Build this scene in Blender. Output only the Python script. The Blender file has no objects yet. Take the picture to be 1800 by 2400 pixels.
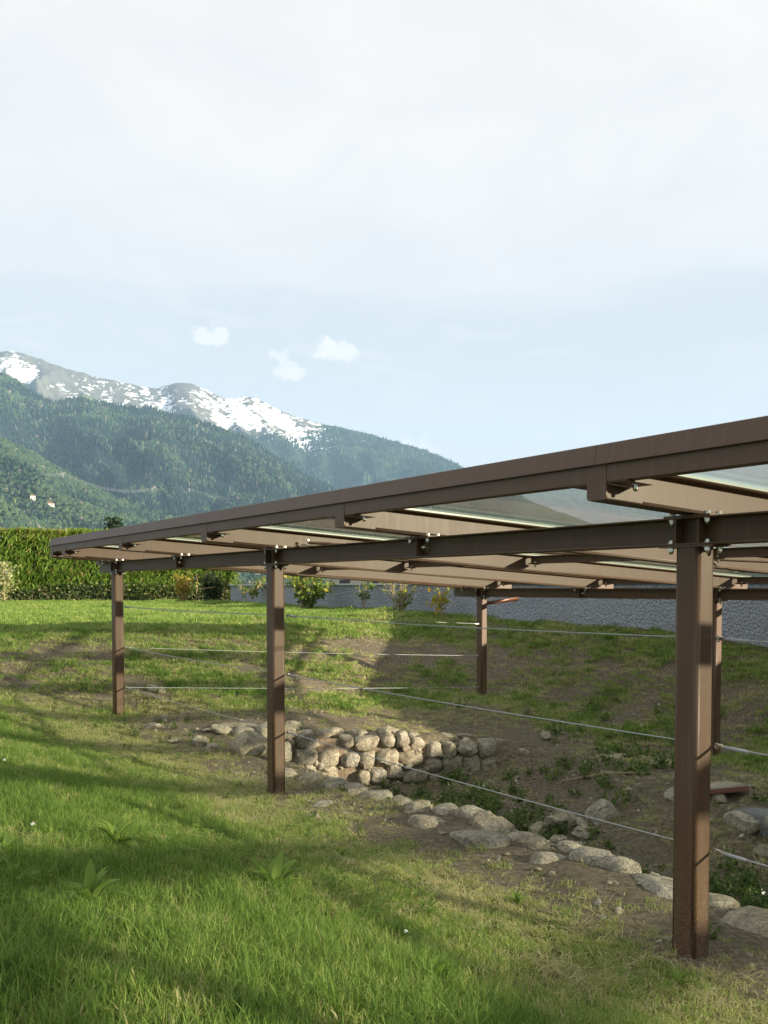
import bpy, bmesh, math, random
import numpy as np
from mathutils import Vector, Matrix

# ------------------------------------------------------------------ camera, sky, sun, exposure
SC = bpy.context.scene
COL = SC.collection
cam_d = bpy.data.cameras.new("camera")
cam = bpy.data.objects.new("camera", cam_d)
COL.objects.link(cam)
SC.camera = cam
cam_d.sensor_fit = 'HORIZONTAL'
cam_d.sensor_width = 36.0
cam_d.lens = 44.584
cam_d.shift_y = 0.1443
cam_d.clip_start = 0.05
cam_d.clip_end = 40000.0
cam.location = (0, 0, 0)
cam.rotation_euler = (math.pi / 2 - 0.0368, 0, 0)

SUN_EL = math.radians(13.0)
SUN_AZ = math.radians(112.0)                # clockwise from the view direction
SUN_DIR = Vector((math.sin(SUN_AZ) * math.cos(SUN_EL), math.cos(SUN_AZ) * math.cos(SUN_EL), math.sin(SUN_EL)))
sun_d = bpy.data.lights.new("sun", 'SUN')
sun_d.energy = 5.0
sun_d.angle = math.radians(0.8)
sun_d.color = (1.0, 0.88, 0.68)
sun = bpy.data.objects.new("sun", sun_d)
COL.objects.link(sun)
sun.rotation_euler = SUN_DIR.to_track_quat('Z', 'Y').to_euler()

SC.view_settings.view_transform = 'Standard'
SC.view_settings.look = 'None'
SC.view_settings.gamma = 1.0
SC.view_settings.use_curve_mapping = False
SC.view_settings.exposure = 1.78
SC.render.engine = 'CYCLES'
SC.cycles.use_denoising = True
SC.cycles.max_bounces = 8
SC.cycles.diffuse_bounces = 3
SC.cycles.glossy_bounces = 3
SC.cycles.transparent_max_bounces = 24
SC.cycles.volume_bounces = 0
SC.cycles.caustics_reflective = False
SC.cycles.caustics_refractive = False


class NT:
    """small node-tree writer"""
    def __init__(self, tree):
        self.t = tree
        self.n = tree.nodes
        self.l = tree.links

    def add(self, typ, **kw):
        nd = self.n.new(typ)
        for k, v in kw.items():
            setattr(nd, k, v)
        return nd

    def link(self, a, b):
        self.l.new(a, b)

    def val(self, sock, v):
        if hasattr(v, 'is_output') or hasattr(v, 'links'):
            self.l.new(v, sock)
        else:
            sock.default_value = v

    def math(self, op, a, b=0.0, clamp=False):
        nd = self.n.new('ShaderNodeMath')
        nd.operation = op
        nd.use_clamp = clamp
        self.val(nd.inputs[0], a)
        self.val(nd.inputs[1], b)
        return nd.outputs[0]

    def noise(self, vec, scale, detail=3.0, rough=0.55, dist=0.0):
        nd = self.n.new('ShaderNodeTexNoise')
        if vec is not None:
            self.l.new(vec, nd.inputs['Vector'])
        nd.inputs['Scale'].default_value = scale
        nd.inputs['Detail'].default_value = detail
        nd.inputs['Roughness'].default_value = rough
        nd.inputs['Distortion'].default_value = dist
        return nd.outputs['Fac']

    def ramp(self, fac, stops, interp='LINEAR'):
        nd = self.n.new('ShaderNodeValToRGB')
        cr = nd.color_ramp
        cr.interpolation = interp
        while len(cr.elements) < len(stops):
            cr.elements.new(0.5)
        for e, (p, c) in zip(cr.elements, stops):
            e.position = p
            e.color = (c, c, c, 1) if isinstance(c, (int, float)) else (c[0], c[1], c[2], 1)
        self.l.new(fac, nd.inputs[0])
        return nd.outputs[0]

    def mix(self, fac, a, b, mode='MIX'):
        nd = self.n.new('ShaderNodeMix')
        nd.data_type = 'RGBA'
        nd.blend_type = mode
        self.val(nd.inputs[0], fac)
        for s, v in ((nd.inputs[6], a), (nd.inputs[7], b)):
            if hasattr(v, 'links'):
                self.l.new(v, s)
            else:
                s.default_value = (v[0], v[1], v[2], 1)
        return nd.outputs[2]

    def sstep(self, x, lo, hi):
        nd = self.n.new('ShaderNodeMapRange')
        nd.interpolation_type = 'SMOOTHSTEP'
        self.val(nd.inputs[0], x)
        self.val(nd.inputs[1], lo)
        self.val(nd.inputs[2], hi)
        return nd.outputs[0]


def build_world():
    w = bpy.data.worlds.new("World")
    SC.world = w
    w.use_nodes = True
    t = NT(w.node_tree)
    for nd in list(t.n):
        t.n.remove(nd)
    out = t.add('ShaderNodeOutputWorld')
    bg = t.add('ShaderNodeBackground')
    bg.inputs['Strength'].default_value = 0.05
    t.link(bg.outputs[0], out.inputs[0])
    sky = t.add('ShaderNodeTexSky')
    sky.sky_type = 'NISHITA'
    sky.sun_disc = False
    sky.sun_elevation = SUN_EL
    sky.sun_rotation = math.atan2(SUN_DIR.x, SUN_DIR.y)
    sky.air_density = 1.0
    sky.dust_density = 2.0
    sky.ozone_density = 1.5
    tc = t.add('ShaderNodeTexCoord')
    sep = t.add('ShaderNodeSeparateXYZ')
    t.link(tc.outputs['Generated'], sep.inputs[0])
    X, Y, Z = sep.outputs
    hor = t.math('SQRT', t.math('ADD', t.math('MULTIPLY', X, X), t.math('MULTIPLY', Y, Y)))
    tanel = t.math('DIVIDE', Z, t.math('MAXIMUM', hor, 0.001))
    # thin bright haze over the clear band
    base = t.mix(0.84, sky.outputs[0], (5.18, 5.22, 5.20))
    low = t.sstep(tanel, 0.26, 0.03)
    base = t.mix(t.math('MULTIPLY', low, 0.75), base, (6.10, 5.95, 5.80))
    # high cloud deck, mapped on a plane overhead
    den = t.math('ADD', t.math('MAXIMUM', Z, 0.0), 0.10)
    comb = t.add('ShaderNodeCombineXYZ')
    t.link(t.math('DIVIDE', X, den), comb.inputs[0])
    t.link(t.math('DIVIDE', Y, den), comb.inputs[1])
    n1 = t.noise(comb.outputs[0], 1.1, 6, 0.55, 0.6)
    n2 = t.noise(comb.outputs[0], 0.45, 4, 0.5, 0.3)
    n3 = t.noise(comb.outputs[0], 2.4, 7, 0.6, 1.1)
    edge = t.math('ADD', tanel, t.math('MULTIPLY', t.math('SUBTRACT', n1, 0.5), 0.11))
    edge = t.math('ADD', edge, t.math('MULTIPLY', t.math('SUBTRACT', n2, 0.5), 0.06))
    deck = t.math('ADD', t.math('MULTIPLY', t.sstep(edge, 0.286, 0.318), 0.66), t.math('MULTIPLY', t.sstep(edge, 0.30, 0.42), 0.34))
    wisp = t.math('MULTIPLY', t.sstep(n1, 0.52, 0.75), t.sstep(tanel, 0.08, 0.22))
    wisp = t.math('MAXIMUM', wisp, t.math('MULTIPLY', t.sstep(n3, 0.50, 0.70), t.sstep(tanel, 0.03, 0.15)))
    deckm = t.math('MAXIMUM', t.math('MULTIPLY', deck, 0.97), t.math('MULTIPLY', wisp, 0.42))
    cm = t.math('ADD', t.math('MULTIPLY', n2, 0.55), t.math('MULTIPLY', n3, 0.45))
    ccol = t.ramp(cm, [(0.34, (5.20, 5.06, 5.12)), (0.50, (5.72, 5.46, 5.34)), (0.64, (6.25, 5.88, 5.62))])
    col = t.mix(deckm, base, ccol)
    # small fair-weather puffs low in the clear band
    wn = t.add('ShaderNodeTexNoise')
    t.link(tc.outputs['Generated'], wn.inputs['Vector'])
    wn.inputs['Scale'].default_value = 90.0
    wn.inputs['Detail'].default_value = 6.0
    ws = t.add('ShaderNodeSeparateColor')
    t.link(wn.outputs['Color'], ws.inputs[0])
    taz = t.math('DIVIDE', X, t.math('MAXIMUM', Y, 0.02))
    wx = t.math('ADD', taz, t.math('MULTIPLY', t.math('SUBTRACT', ws.outputs[0], 0.5), 0.034))
    wz = t.math('ADD', tanel, t.math('MULTIPLY', t.math('SUBTRACT', ws.outputs[1], 0.5), 0.026))
    puff = None
    for (cx, cz, rx, rz, st) in ((-0.181, 0.2565, 0.021, 0.0085, .85), (-0.171, 0.2600, 0.010, 0.008, .8),
                                 (-0.110, 0.2400, 0.012, 0.0075, .75), (-0.098, 0.2215, 0.016, 0.0075, .85),
                                 (-0.100, 0.2300, 0.008, 0.006, .6),
                                 (-0.052, 0.2440, 0.026, 0.0075, .95), (-0.058, 0.2515, 0.012, 0.009, .95),
                                 (-0.044, 0.2490, 0.012, 0.007, .9),
                                 (0.030, 0.148, 0.020, 0.007, .8), (0.040, 0.143, 0.016, 0.006, .8)):
        dx = t.math('DIVIDE', t.math('SUBTRACT', wx, cx), rx)
        dz = t.math('DIVIDE', t.math('SUBTRACT', wz, cz), rz)
        r = t.math('SQRT', t.math('ADD', t.math('MULTIPLY', dx, dx), t.math('MULTIPLY', dz, dz)))
        m = t.math('MULTIPLY', t.sstep(r, 1.15, 0.62), st)
        puff = m if puff is None else t.math('MAXIMUM', puff, m)
    puff = t.math('MULTIPLY', puff, t.sstep(Y, 0.0, 0.2))
    col = t.mix(puff, col, (6.35, 6.05, 5.75))
    t.link(col, bg.inputs['Color'])


build_world()

# ------------------------------------------------------------------ places and frames
PHI = 0.5746
PX, PY = 1.914, 5.8682                       # foot of the near post
UX, UY = -math.sin(PHI), math.cos(PHI)       # along the beams, away from the camera
VX, VY = math.cos(PHI), math.sin(PHI)        # along the joists, away from the camera
SPAN = 5.7709                                # post spacing
ROW = 7.6064                                 # distance between the two rows of posts
TILT = math.tan(0.0589)                      # fall of the roof
RNG = random.Random(7)
NPR = np.random.default_rng(11)


def W(a, b, z=0.0):
    return Vector((PX + a * UX + b * VX, PY + a * UY + b * VY, z))


def AB(x, y):
    dx, dy = x - PX, y - PY
    return dx * UX + dy * UY, dx * VX + dy * VY


def ss(x, lo, hi):
    t = np.clip((np.asarray(x, float) - lo) / (hi - lo), 0, 1)
    return t * t * (3 - 2 * t)


def smin(a, b, k):
    h = np.clip(0.5 + 0.5 * (b - a) / k, 0, 1)
    return b * (1 - h) + a * h - k * h * (1 - h)


def splus(d, k=0.45):
    d = np.asarray(d, float)
    return np.where(d > 8 * k, d, k * np.log1p(np.exp(np.clip(d / k, -40, 40))))


def vnoise(x, y, f, seed):
    """value noise, a few thousand points at a time"""
    x = np.asarray(x, float) * f
    y = np.asarray(y, float) * f
    xi, yi = np.floor(x), np.floor(y)
    fx, fy = x - xi, y - yi
    fx = fx * fx * (3 - 2 * fx)
    fy = fy * fy * (3 - 2 * fy)

    def h(i, j):
        s = np.sin(i * 127.1 + j * 311.7 + seed * 74.7) * 43758.5453
        return s - np.floor(s)
    return (h(xi, yi) * (1 - fx) * (1 - fy) + h(xi + 1, yi) * fx * (1 - fy)
            + h(xi, yi + 1) * (1 - fx) * fy + h(xi + 1, yi + 1) * fx * fy) - 0.5


def fbm(x, y, f, seed, octs=4, gain=0.5):
    s, amp = 0, 1.0
    for o in range(octs):
        s = s + amp * vnoise(x, y, f * 2 ** o, seed + o * 3.1)
        amp *= gain
    return s


def pit_mask(a, b):
    wob = 0.16 * vnoise(a, b * 0, 0.9, 5)
    m = ss(b, 1.02 + wob, 1.30 + wob)
    # the end wall runs slantwise from (9.75, 1.2) to (8.2, 6)
    lim = 10.05 - 0.36 * b
    return m * (1 - ss(a, lim - 0.35, lim - 0.05)) * ss(a, -9, -8.5)


def ground_z(x, y):
    x = np.asarray(x, float)
    y = np.asarray(y, float)
    a, b = AB(x, y)
    pad = (-2.33 + 0.17 * ss(a, 7.5, 11.5) * (1 - ss(b, 0, 7))
           - 0.34 * ss(b, 2, 7.6) * (1 - ss(a, 6.5, 11)))
    rn = 0.30 * splus(-b - 0.45, 0.4)
    rl = 0.34 * splus(a - 12.0, 0.5)
    rb = 0.60 * splus(b - 8.35, 0.35)
    rise = (rn ** 3 + rl ** 3 + rb ** 3) ** (1 / 3)
    zb = pad + rise
    wl = ss(a, -3, 15)
    zpl = -1.30 + 0.52 * wl + 0.0075 * np.clip(y - 20, 0, 25)
    zpl = zpl + (-0.70 - zpl) * ss(b, 4, 9) * (1 - ss(a, 14, 26))
    z = smin(zb, zpl, 0.45)
    # natural roughness, rougher on the banks and in the pit
    inside = ss(b, -0.4, 0.6) * (1 - ss(b, 8.0, 9.5)) * (1 - ss(a, 11.5, 13.0))
    bank = np.clip(ss(b, 7.6, 8.6) * (1 - ss(b, 10.0, 11.0)) + ss(a, 11.4, 12.6) * (1 - ss(a, 15.5, 18)), 0, 1)
    near = ss(y, 60, 40)
    z = z + near * (0.05 + 0.10 * inside + 0.16 * bank) * fbm(x, y, 0.55, 3, 3)
    z = z + near * (0.012 + 0.035 * inside + 0.035 * bank) * fbm(x, y, 2.6, 8, 3)
    # the excavation
    fl = (-3.12 + 0.40 * splus(b - 4.5, 0.4) + 0.10 * ss(a, 6, 2)
          + 0.20 * fbm(x, y, 0.8, 21, 3) + 0.10 * fbm(x, y, 3.0, 31, 3))
    fl = fl + 0.34 * np.exp(-((a - 4.0) / 1.3) ** 2 - ((b - 4.7) / 0.9) ** 2)
    m = pit_mask(a, b)
    z = z + (np.minimum(z, fl) - z) * m
    # ground held back behind the retaining wall
    beh = ss(b, 11.15, 11.28) * (1 - ss(a, 31.2, 31.6))
    z = z + (0.08 - z) * beh * near
    z = z - 0.02 * np.clip(y - 60, 0, 100)
    return z


def gz(x, y):
    return float(ground_z(np.array([x]), np.array([y]))[0])


def gW(a, b, dz=0.0):
    p = W(a, b)
    return Vector((p.x, p.y, gz(p.x, p.y) + dz))


# ------------------------------------------------------------------ materials
def mat(name):
    m = bpy.data.materials.new(name)
    m.use_nodes = True
    t = NT(m.node_tree)
    p = t.n.get('Principled BSDF')
    return m, t, p


def world_pos(t):
    return t.add('ShaderNodeNewGeometry').outputs['Position']


def bump(t, p, height, strength=0.3, dist=0.02):
    b = t.add('ShaderNodeBump')
    b.inputs['Strength'].default_value = strength
    b.inputs['Distance'].default_value = dist
    t.link(height, b.inputs['Height'])
    t.link(b.outputs[0], p.inputs['Normal'])


def m_steel():
    m, t, p = mat("brown_painted_steel")
    pos = world_pos(t)
    n = t.noise(pos, 3.0, 4)
    n2 = t.noise(pos, 160.0, 2)
    c = t.mix(n, (0.092, 0.051, 0.030), (0.112, 0.064, 0.037))
    mp = t.add('ShaderNodeMapping')
    mp.inputs['Scale'].default_value = (26.0, 26.0, 1.1)
    t.link(pos, mp.inputs['Vector'])
    st = t.noise(mp.outputs[0], 1.0, 5, 0.65)
    c = t.mix(t.math('MULTIPLY', t.ramp(st, [(0.52, 0.0), (0.74, 1.0)]), 0.30), c, (0.19, 0.135, 0.090))
    c = t.mix(t.math('MULTIPLY', t.ramp(st, [(0.26, 1.0), (0.44, 0.0)]), 0.35), c, (0.050, 0.028, 0.018))
    sp = t.ramp(n2, [(0.70, 0.0), (0.78, 1.0)])
    c = t.mix(t.math('MULTIPLY', sp, 0.35), c, (0.22, 0.16, 0.11))
    # dried mud splashed up the feet of the posts
    sep = t.add('ShaderNodeSeparateXYZ')
    t.link(pos, sep.inputs[0])
    splash = t.math('MULTIPLY', t.sstep(sep.outputs[2], -1.35, -2.35), t.ramp(t.noise(pos, 95.0, 3), [(0.50, 0.0), (0.66, 1.0)]))
    c = t.mix(t.math('MULTIPLY', splash, 0.75), c, (0.27, 0.20, 0.13))
    t.link(c, p.inputs['Base Color'])
    t.link(t.math('ADD', t.math('ADD', t.math('MULTIPLY', n, 0.12), t.math('MULTIPLY', st, 0.22)), 0.28), p.inputs['Roughness'])
    p.inputs['Specular IOR Level'].default_value = 0.36
    bump(t, p, t.noise(pos, 240.0, 2), 0.12, 0.002)
    return m


def m_zinc():
    m, t, p = mat("galvanised_steel")
    p.inputs['Base Color'].default_value = (0.62, 0.60, 0.52, 1)
    p.inputs['Metallic'].default_value = 1.0
    p.inputs['Roughness'].default_value = 0.28
    return m


def m_cable():
    m, t, p = mat("steel_wire_rope")
    p.inputs['Base Color'].default_value = (0.36, 0.36, 0.37, 1)
    p.inputs['Metallic'].default_value = 0.0
    p.inputs['Roughness'].default_value = 0.42
    return m


def m_copper():
    m, t, p = mat("copper_brown_pipe")
    p.inputs['Base Color'].default_value = (0.14, 0.055, 0.030, 1)
    p.inputs['Roughness'].default_value = 0.38
    return m


def m_glass():
    m, t, p = mat("roof_glass")
    t.n.remove(p)
    out = t.n.get('Material Output')
    tr = t.add('ShaderNodeBsdfTransparent')
    tr.inputs[0].default_value = (0.945, 0.975, 0.945, 1)
    di = t.add('ShaderNodeBsdfTranslucent')
    di.inputs[0].default_value = (0.60, 0.64, 0.58, 1)
    df = t.add('ShaderNodeBsdfDiffuse')
    df.inputs[0].default_value = (0.52, 0.52, 0.44, 1)
    gl = t.add('ShaderNodeBsdfGlossy')
    gl.inputs['Roughness'].default_value = 0.02
    fr = t.add('ShaderNodeFresnel')
    # the same reflectance from either side of the sheet
    bf = t.add('ShaderNodeNewGeometry').outputs['Backfacing']
    t.link(t.math('ADD', t.math('MULTIPLY', bf, 1 / 1.30 - 1.30), 1.30), fr.inputs[0])
    pos = world_pos(t)
    dirt = t.ramp(t.noise(pos, 1.3, 5, 0.6), [(0.3, 0.01), (0.7, 0.035)])
    s0 = t.add('ShaderNodeMixShader')
    s0.inputs[0].default_value = 0.5
    t.link(di.outputs[0], s0.inputs[1])
    t.link(df.outputs[0], s0.inputs[2])
    s1 = t.add('ShaderNodeMixShader')
    t.link(dirt, s1.inputs[0])
    t.link(tr.outputs[0], s1.inputs[1])
    t.link(s0.outputs[0], s1.inputs[2])
    s2 = t.add('ShaderNodeMixShader')
    t.link(fr.outputs[0], s2.inputs[0])
    t.link(s1.outputs[0], s2.inputs[1])
    t.link(gl.outputs[0], s2.inputs[2])
    t.link(s2.outputs[0], out.inputs[0])
    return m


def m_seal():
    m, t, p = mat("pale_green_glass_edge")
    p.inputs['Base Color'].default_value = (0.36, 0.39, 0.33, 1)
    p.inputs['Roughness'].default_value = 0.25
    return m


def m_stone():
    m, t, p = mat("weathered_field_stone")
    tc = t.add('ShaderNodeTexCoord')
    pos = world_pos(t)
    oi = t.add('ShaderNodeObjectInfo')
    rnd = oi.outputs['Random']
    n = t.noise(pos, 9.0, 8, 0.68)
    n2 = t.noise(pos, 46.0, 6, 0.7)
    n3 = t.noise(pos, 3.2, 4, 0.6, 1.2)
    tone = t.ramp(rnd, [(0.0, (0.26, 0.225, 0.165)), (0.25, (0.38, 0.335, 0.24)), (0.5, (0.44, 0.38, 0.27)), (0.7, (0.31, 0.295, 0.26)), (0.88, (0.40, 0.36, 0.285)), (1.0, (0.34, 0.235, 0.16))])
    c = t.mix(t.ramp(n, [(0.40, 0.0), (0.60, 1.0)]), tone, (0.54, 0.48, 0.36))
    c = t.mix(t.math('MULTIPLY', t.ramp(n3, [(0.50, 0.0), (0.62, 1.0)]), 0.55), c, (0.22, 0.175, 0.115))
    c = t.mix(t.math('MULTIPLY', t.ramp(n2, [(0.50, 0.0), (0.66, 1.0)]), 0.75), c, (0.13, 0.11, 0.085))
    v = t.add('ShaderNodeTexVoronoi')
    v.feature = 'DISTANCE_TO_EDGE'
    v.inputs['Scale'].default_value = 6.5
    wv = t.add('ShaderNodeVectorMath')
    wv.operation = 'ADD'
    wn = t.add('ShaderNodeTexNoise')
    wn.inputs['Scale'].default_value = 7.0
    wn.inputs['Detail'].default_value = 4.0
    t.link(pos, wn.inputs['Vector'])
    t.link(pos, wv.inputs[0])
    t.link(wn.outputs['Color'], wv.inputs[1])
    t.link(wv.outputs[0], v.inputs['Vector'])
    crack = t.ramp(v.outputs['Distance'], [(0.0, 0.0), (0.035, 1.0)])
    c = t.mix(t.math('MULTIPLY', t.math('SUBTRACT', 1.0, crack), 0.55), c, (0.09, 0.075, 0.055))
    t.link(c, p.inputs['Base Color'])
    p.inputs['Roughness'].default_value = 0.94
    p.inputs['Specular IOR Level'].default_value = 0.2
    h = t.math('ADD', t.math('MULTIPLY', n2, 0.45), t.math('MULTIPLY', n, 1.2))
    h = t.math('ADD', h, t.math('MULTIPLY', crack, 0.30))
    bump(t, p, h, 1.0, 0.045)
    return m


def m_mortar():
    m, t, p = mat("earthy_lime_mortar")
    pos = world_pos(t)
    n = t.noise(pos, 16.0, 6, 0.65)
    c = t.ramp(n, [(0.3, (0.15, 0.115, 0.075)), (0.55, (0.28, 0.215, 0.145)), (0.75, (0.40, 0.34, 0.25))])
    t.link(c, p.inputs['Base Color'])
    p.inputs['Roughness'].default_value = 0.95
    bump(t, p, t.noise(pos, 34.0, 5, 0.7), 0.9, 0.04)
    return m


def m_grey_mortar():
    m, t, p = mat("grey_cement_mortar")
    pos = world_pos(t)
    n = t.noise(pos, 30.0, 6, 0.7)
    t.link(t.ramp(n, [(0.3, (0.14, 0.14, 0.14)), (0.7, (0.36, 0.36, 0.35))]), p.inputs['Base Color'])
    p.inputs['Roughness'].default_value = 0.95
    bump(t, p, n, 1.0, 0.05)
    return m


def m_clay():
    m, t, p = mat("red_fired_clay")
    p.inputs['Base Color'].default_value = (0.20, 0.085, 0.058, 1)
    p.inputs['Roughness'].default_value = 0.9
    return m


def m_concrete():
    m, t, p = mat("rough_pebble_concrete")
    pos = world_pos(t)
    v = t.add('ShaderNodeTexVoronoi')
    v.inputs['Scale'].default_value = 17.0
    t.link(pos, v.inputs['Vector'])
    n = t.noise(pos, 24.0, 7, 0.72)
    n2 = t.noise(pos, 0.7, 3)
    c = t.ramp(n, [(0.28, (0.15, 0.165, 0.195)), (0.5, (0.36, 0.39, 0.44)), (0.75, (0.60, 0.63, 0.68))])  # grey tinted blue to carry the skylight that falls on the shaded wall
    c = t.mix(t.math('MULTIPLY', n2, 0.45), c, (0.22, 0.23, 0.24))
    t.link(c, p.inputs['Base Color'])
    p.inputs['Roughness'].default_value = 0.95
    bump(t, p, t.math('ADD', v.outputs['Distance'], n), 0.9, 0.05)
    return m


def m_plain(name, col, rough=0.8, spec=0.3):
    m, t, p = mat(name)
    pos = world_pos(t)
    n = t.noise(pos, 2.0, 4)
    t.link(t.mix(n, tuple(x * 0.85 for x in col), tuple(min(1, x * 1.12) for x in col)), p.inputs['Base Color'])
    p.inputs['Roughness'].default_value = rough
    p.inputs['Specular IOR Level'].default_value = spec
    return m


def m_leaf(name, stops, trans=0.35, spec=0.25, rough=0.55):
    """leaf / blade material; per-blade tint comes from the mesh attribute 'tint'"""
    m, t, p = mat(name)
    at = t.add('ShaderNodeAttribute')
    at.attribute_name = 'tint'
    pos = world_pos(t)
    f = t.math('ADD', at.outputs['Fac'], t.math('MULTIPLY', t.math('SUBTRACT', t.noise(pos, 0.9, 4, 0.6), 0.5), 0.75))
    c = t.ramp(f, stops)
    t.link(c, p.inputs['Base Color'])
    p.inputs['Roughness'].default_value = rough
    p.inputs['Specular IOR Level'].default_value = spec
    tl = t.add('ShaderNodeBsdfTranslucent')
    t.link(c, tl.inputs[0])
    mx = t.add('ShaderNodeMixShader')
    mx.inputs[0].default_value = trans
    t.link(p.outputs[0], mx.inputs[1])
    t.link(tl.outputs[0], mx.inputs[2])
    t.link(mx.outputs[0], t.n.get('Material Output').inputs[0])
    return m


def m_ground():
    m, t, p = mat("soil_and_turf")
    pos = world_pos(t)
    at = t.add('ShaderNodeAttribute')
    at.attribute_name = 'bare'
    n = t.noise(pos, 1.6, 6, 0.65)
    n2 = t.noise(pos, 18.0, 5, 0.7)
    n3 = t.noise(pos, 70.0, 4, 0.7)
    soil = t.ramp(n2, [(0.28, (0.120, 0.097, 0.066)), (0.5, (0.24, 0.198, 0.137)), (0.72, (0.38, 0.325, 0.235))])
    soil = t.mix(t.ramp(n3, [(0.60, 0.0), (0.72, 1.0)]), soil, (0.40, 0.36, 0.28))
    turf = t.ramp(n2, [(0.3, (0.085, 0.105, 0.030)), (0.55, (0.145, 0.155, 0.050)), (0.75, (0.23, 0.20, 0.095))])
    f = t.math('ADD', at.outputs['Fac'], t.math('MULTIPLY', t.math('SUBTRACT', n, 0.5), 0.9))
    f = t.math('ADD', f, t.math('MULTIPLY', t.math('SUBTRACT', n2, 0.5), 0.35))
    c = t.mix(t.sstep(f, 0.35, 0.65), turf, soil)
    t.link(c, p.inputs['Base Color'])
    p.inputs['Roughness'].default_value = 0.97
    p.inputs['Specular IOR Level'].default_value = 0.1
    bump(t, p, t.math('ADD', n2, t.math('MULTIPLY', n3, 0.6)), 1.0, 0.09)
    return m


M = dict(steel=m_steel(), zinc=m_zinc(), cable=m_cable(), copper=m_copper(), glass=m_glass(), seal=m_seal(),
         stone=m_stone(), mortar=m_mortar(), cement=m_grey_mortar(), clay=m_clay(), concrete=m_concrete(), ground=m_ground(),
         coping=m_plain("pale_concrete_coping", (0.48, 0.48, 0.47), 0.9),
         bark=m_plain("grey_brown_bark", (0.17, 0.125, 0.085), 0.9),
         twig=m_plain("pale_tan_twig", (0.36, 0.27, 0.17), 0.85),
         render=m_plain("cream_wall_render", (0.72, 0.66, 0.56), 0.9),
         rooftile=m_plain("brown_roof_tile", (0.22, 0.13, 0.09), 0.85),
         dark=m_plain("dark_window", (0.03, 0.035, 0.04), 0.2, 0.5),
         straw=m_plain("dry_straw", (0.42, 0.36, 0.20), 0.9),
         white=m_plain("white_petals", (0.75, 0.73, 0.70), 0.8),
         deadleaf=m_plain("dead_brown_leaf", (0.20, 0.10, 0.06), 0.8),
         grass=m_leaf("grass_blade", [(0.0, (0.085, 0.175, 0.028)), (0.4, (0.175, 0.285, 0.056)), (0.66, (0.30, 0.40, 0.085)), (0.84, (0.46, 0.44, 0.17)), (1.0, (0.58, 0.51, 0.29))], 0.45),
         weed=m_leaf("weed_leaf", [(0.0, (0.050, 0.090, 0.022)), (0.6, (0.120, 0.175, 0.042)), (1.0, (0.22, 0.25, 0.07))], 0.35),
         dock=m_leaf("broad_dock_leaf", [(0.0, (0.12, 0.215, 0.030)), (1.0, (0.26, 0.36, 0.070))], 0.45, 0.2, 0.55),
         thuja=m_leaf("thuja_spray", [(0.0, (0.055, 0.115, 0.016)), (0.45, (0.140, 0.235, 0.032)), (0.8, (0.235, 0.325, 0.048)), (1.0, (0.32, 0.23, 0.10))], 0.42),
         ivy=m_leaf("ivy_leaf", [(0.0, (0.020, 0.045, 0.012)), (0.7, (0.08, 0.11, 0.04)), (1.0, (0.24, 0.20, 0.11))], 0.25),
         shrub=m_leaf("shrub_leaf", [(0.0, (0.06, 0.12, 0.02)), (0.55, (0.15, 0.23, 0.04)), (0.8, (0.30, 0.31, 0.05)), (1.0, (0.55, 0.40, 0.06))], 0.45),
         yellowleaf=m_leaf("yellowing_leaf", [(0.0, (0.17, 0.22, 0.04)), (0.5, (0.38, 0.34, 0.05)), (1.0, (0.50, 0.28, 0.06))], 0.45),
         paleshrub=m_leaf("pale_variegated_leaf", [(0.0, (0.09, 0.14, 0.03)), (0.5, (0.34, 0.38, 0.14)), (1.0, (0.62, 0.62, 0.36))], 0.4),
         conifer=m_leaf("dark_conifer_needles", [(0.0, (0.010, 0.025, 0.010)), (1.0, (0.035, 0.06, 0.022))], 0.15),
         )


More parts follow.
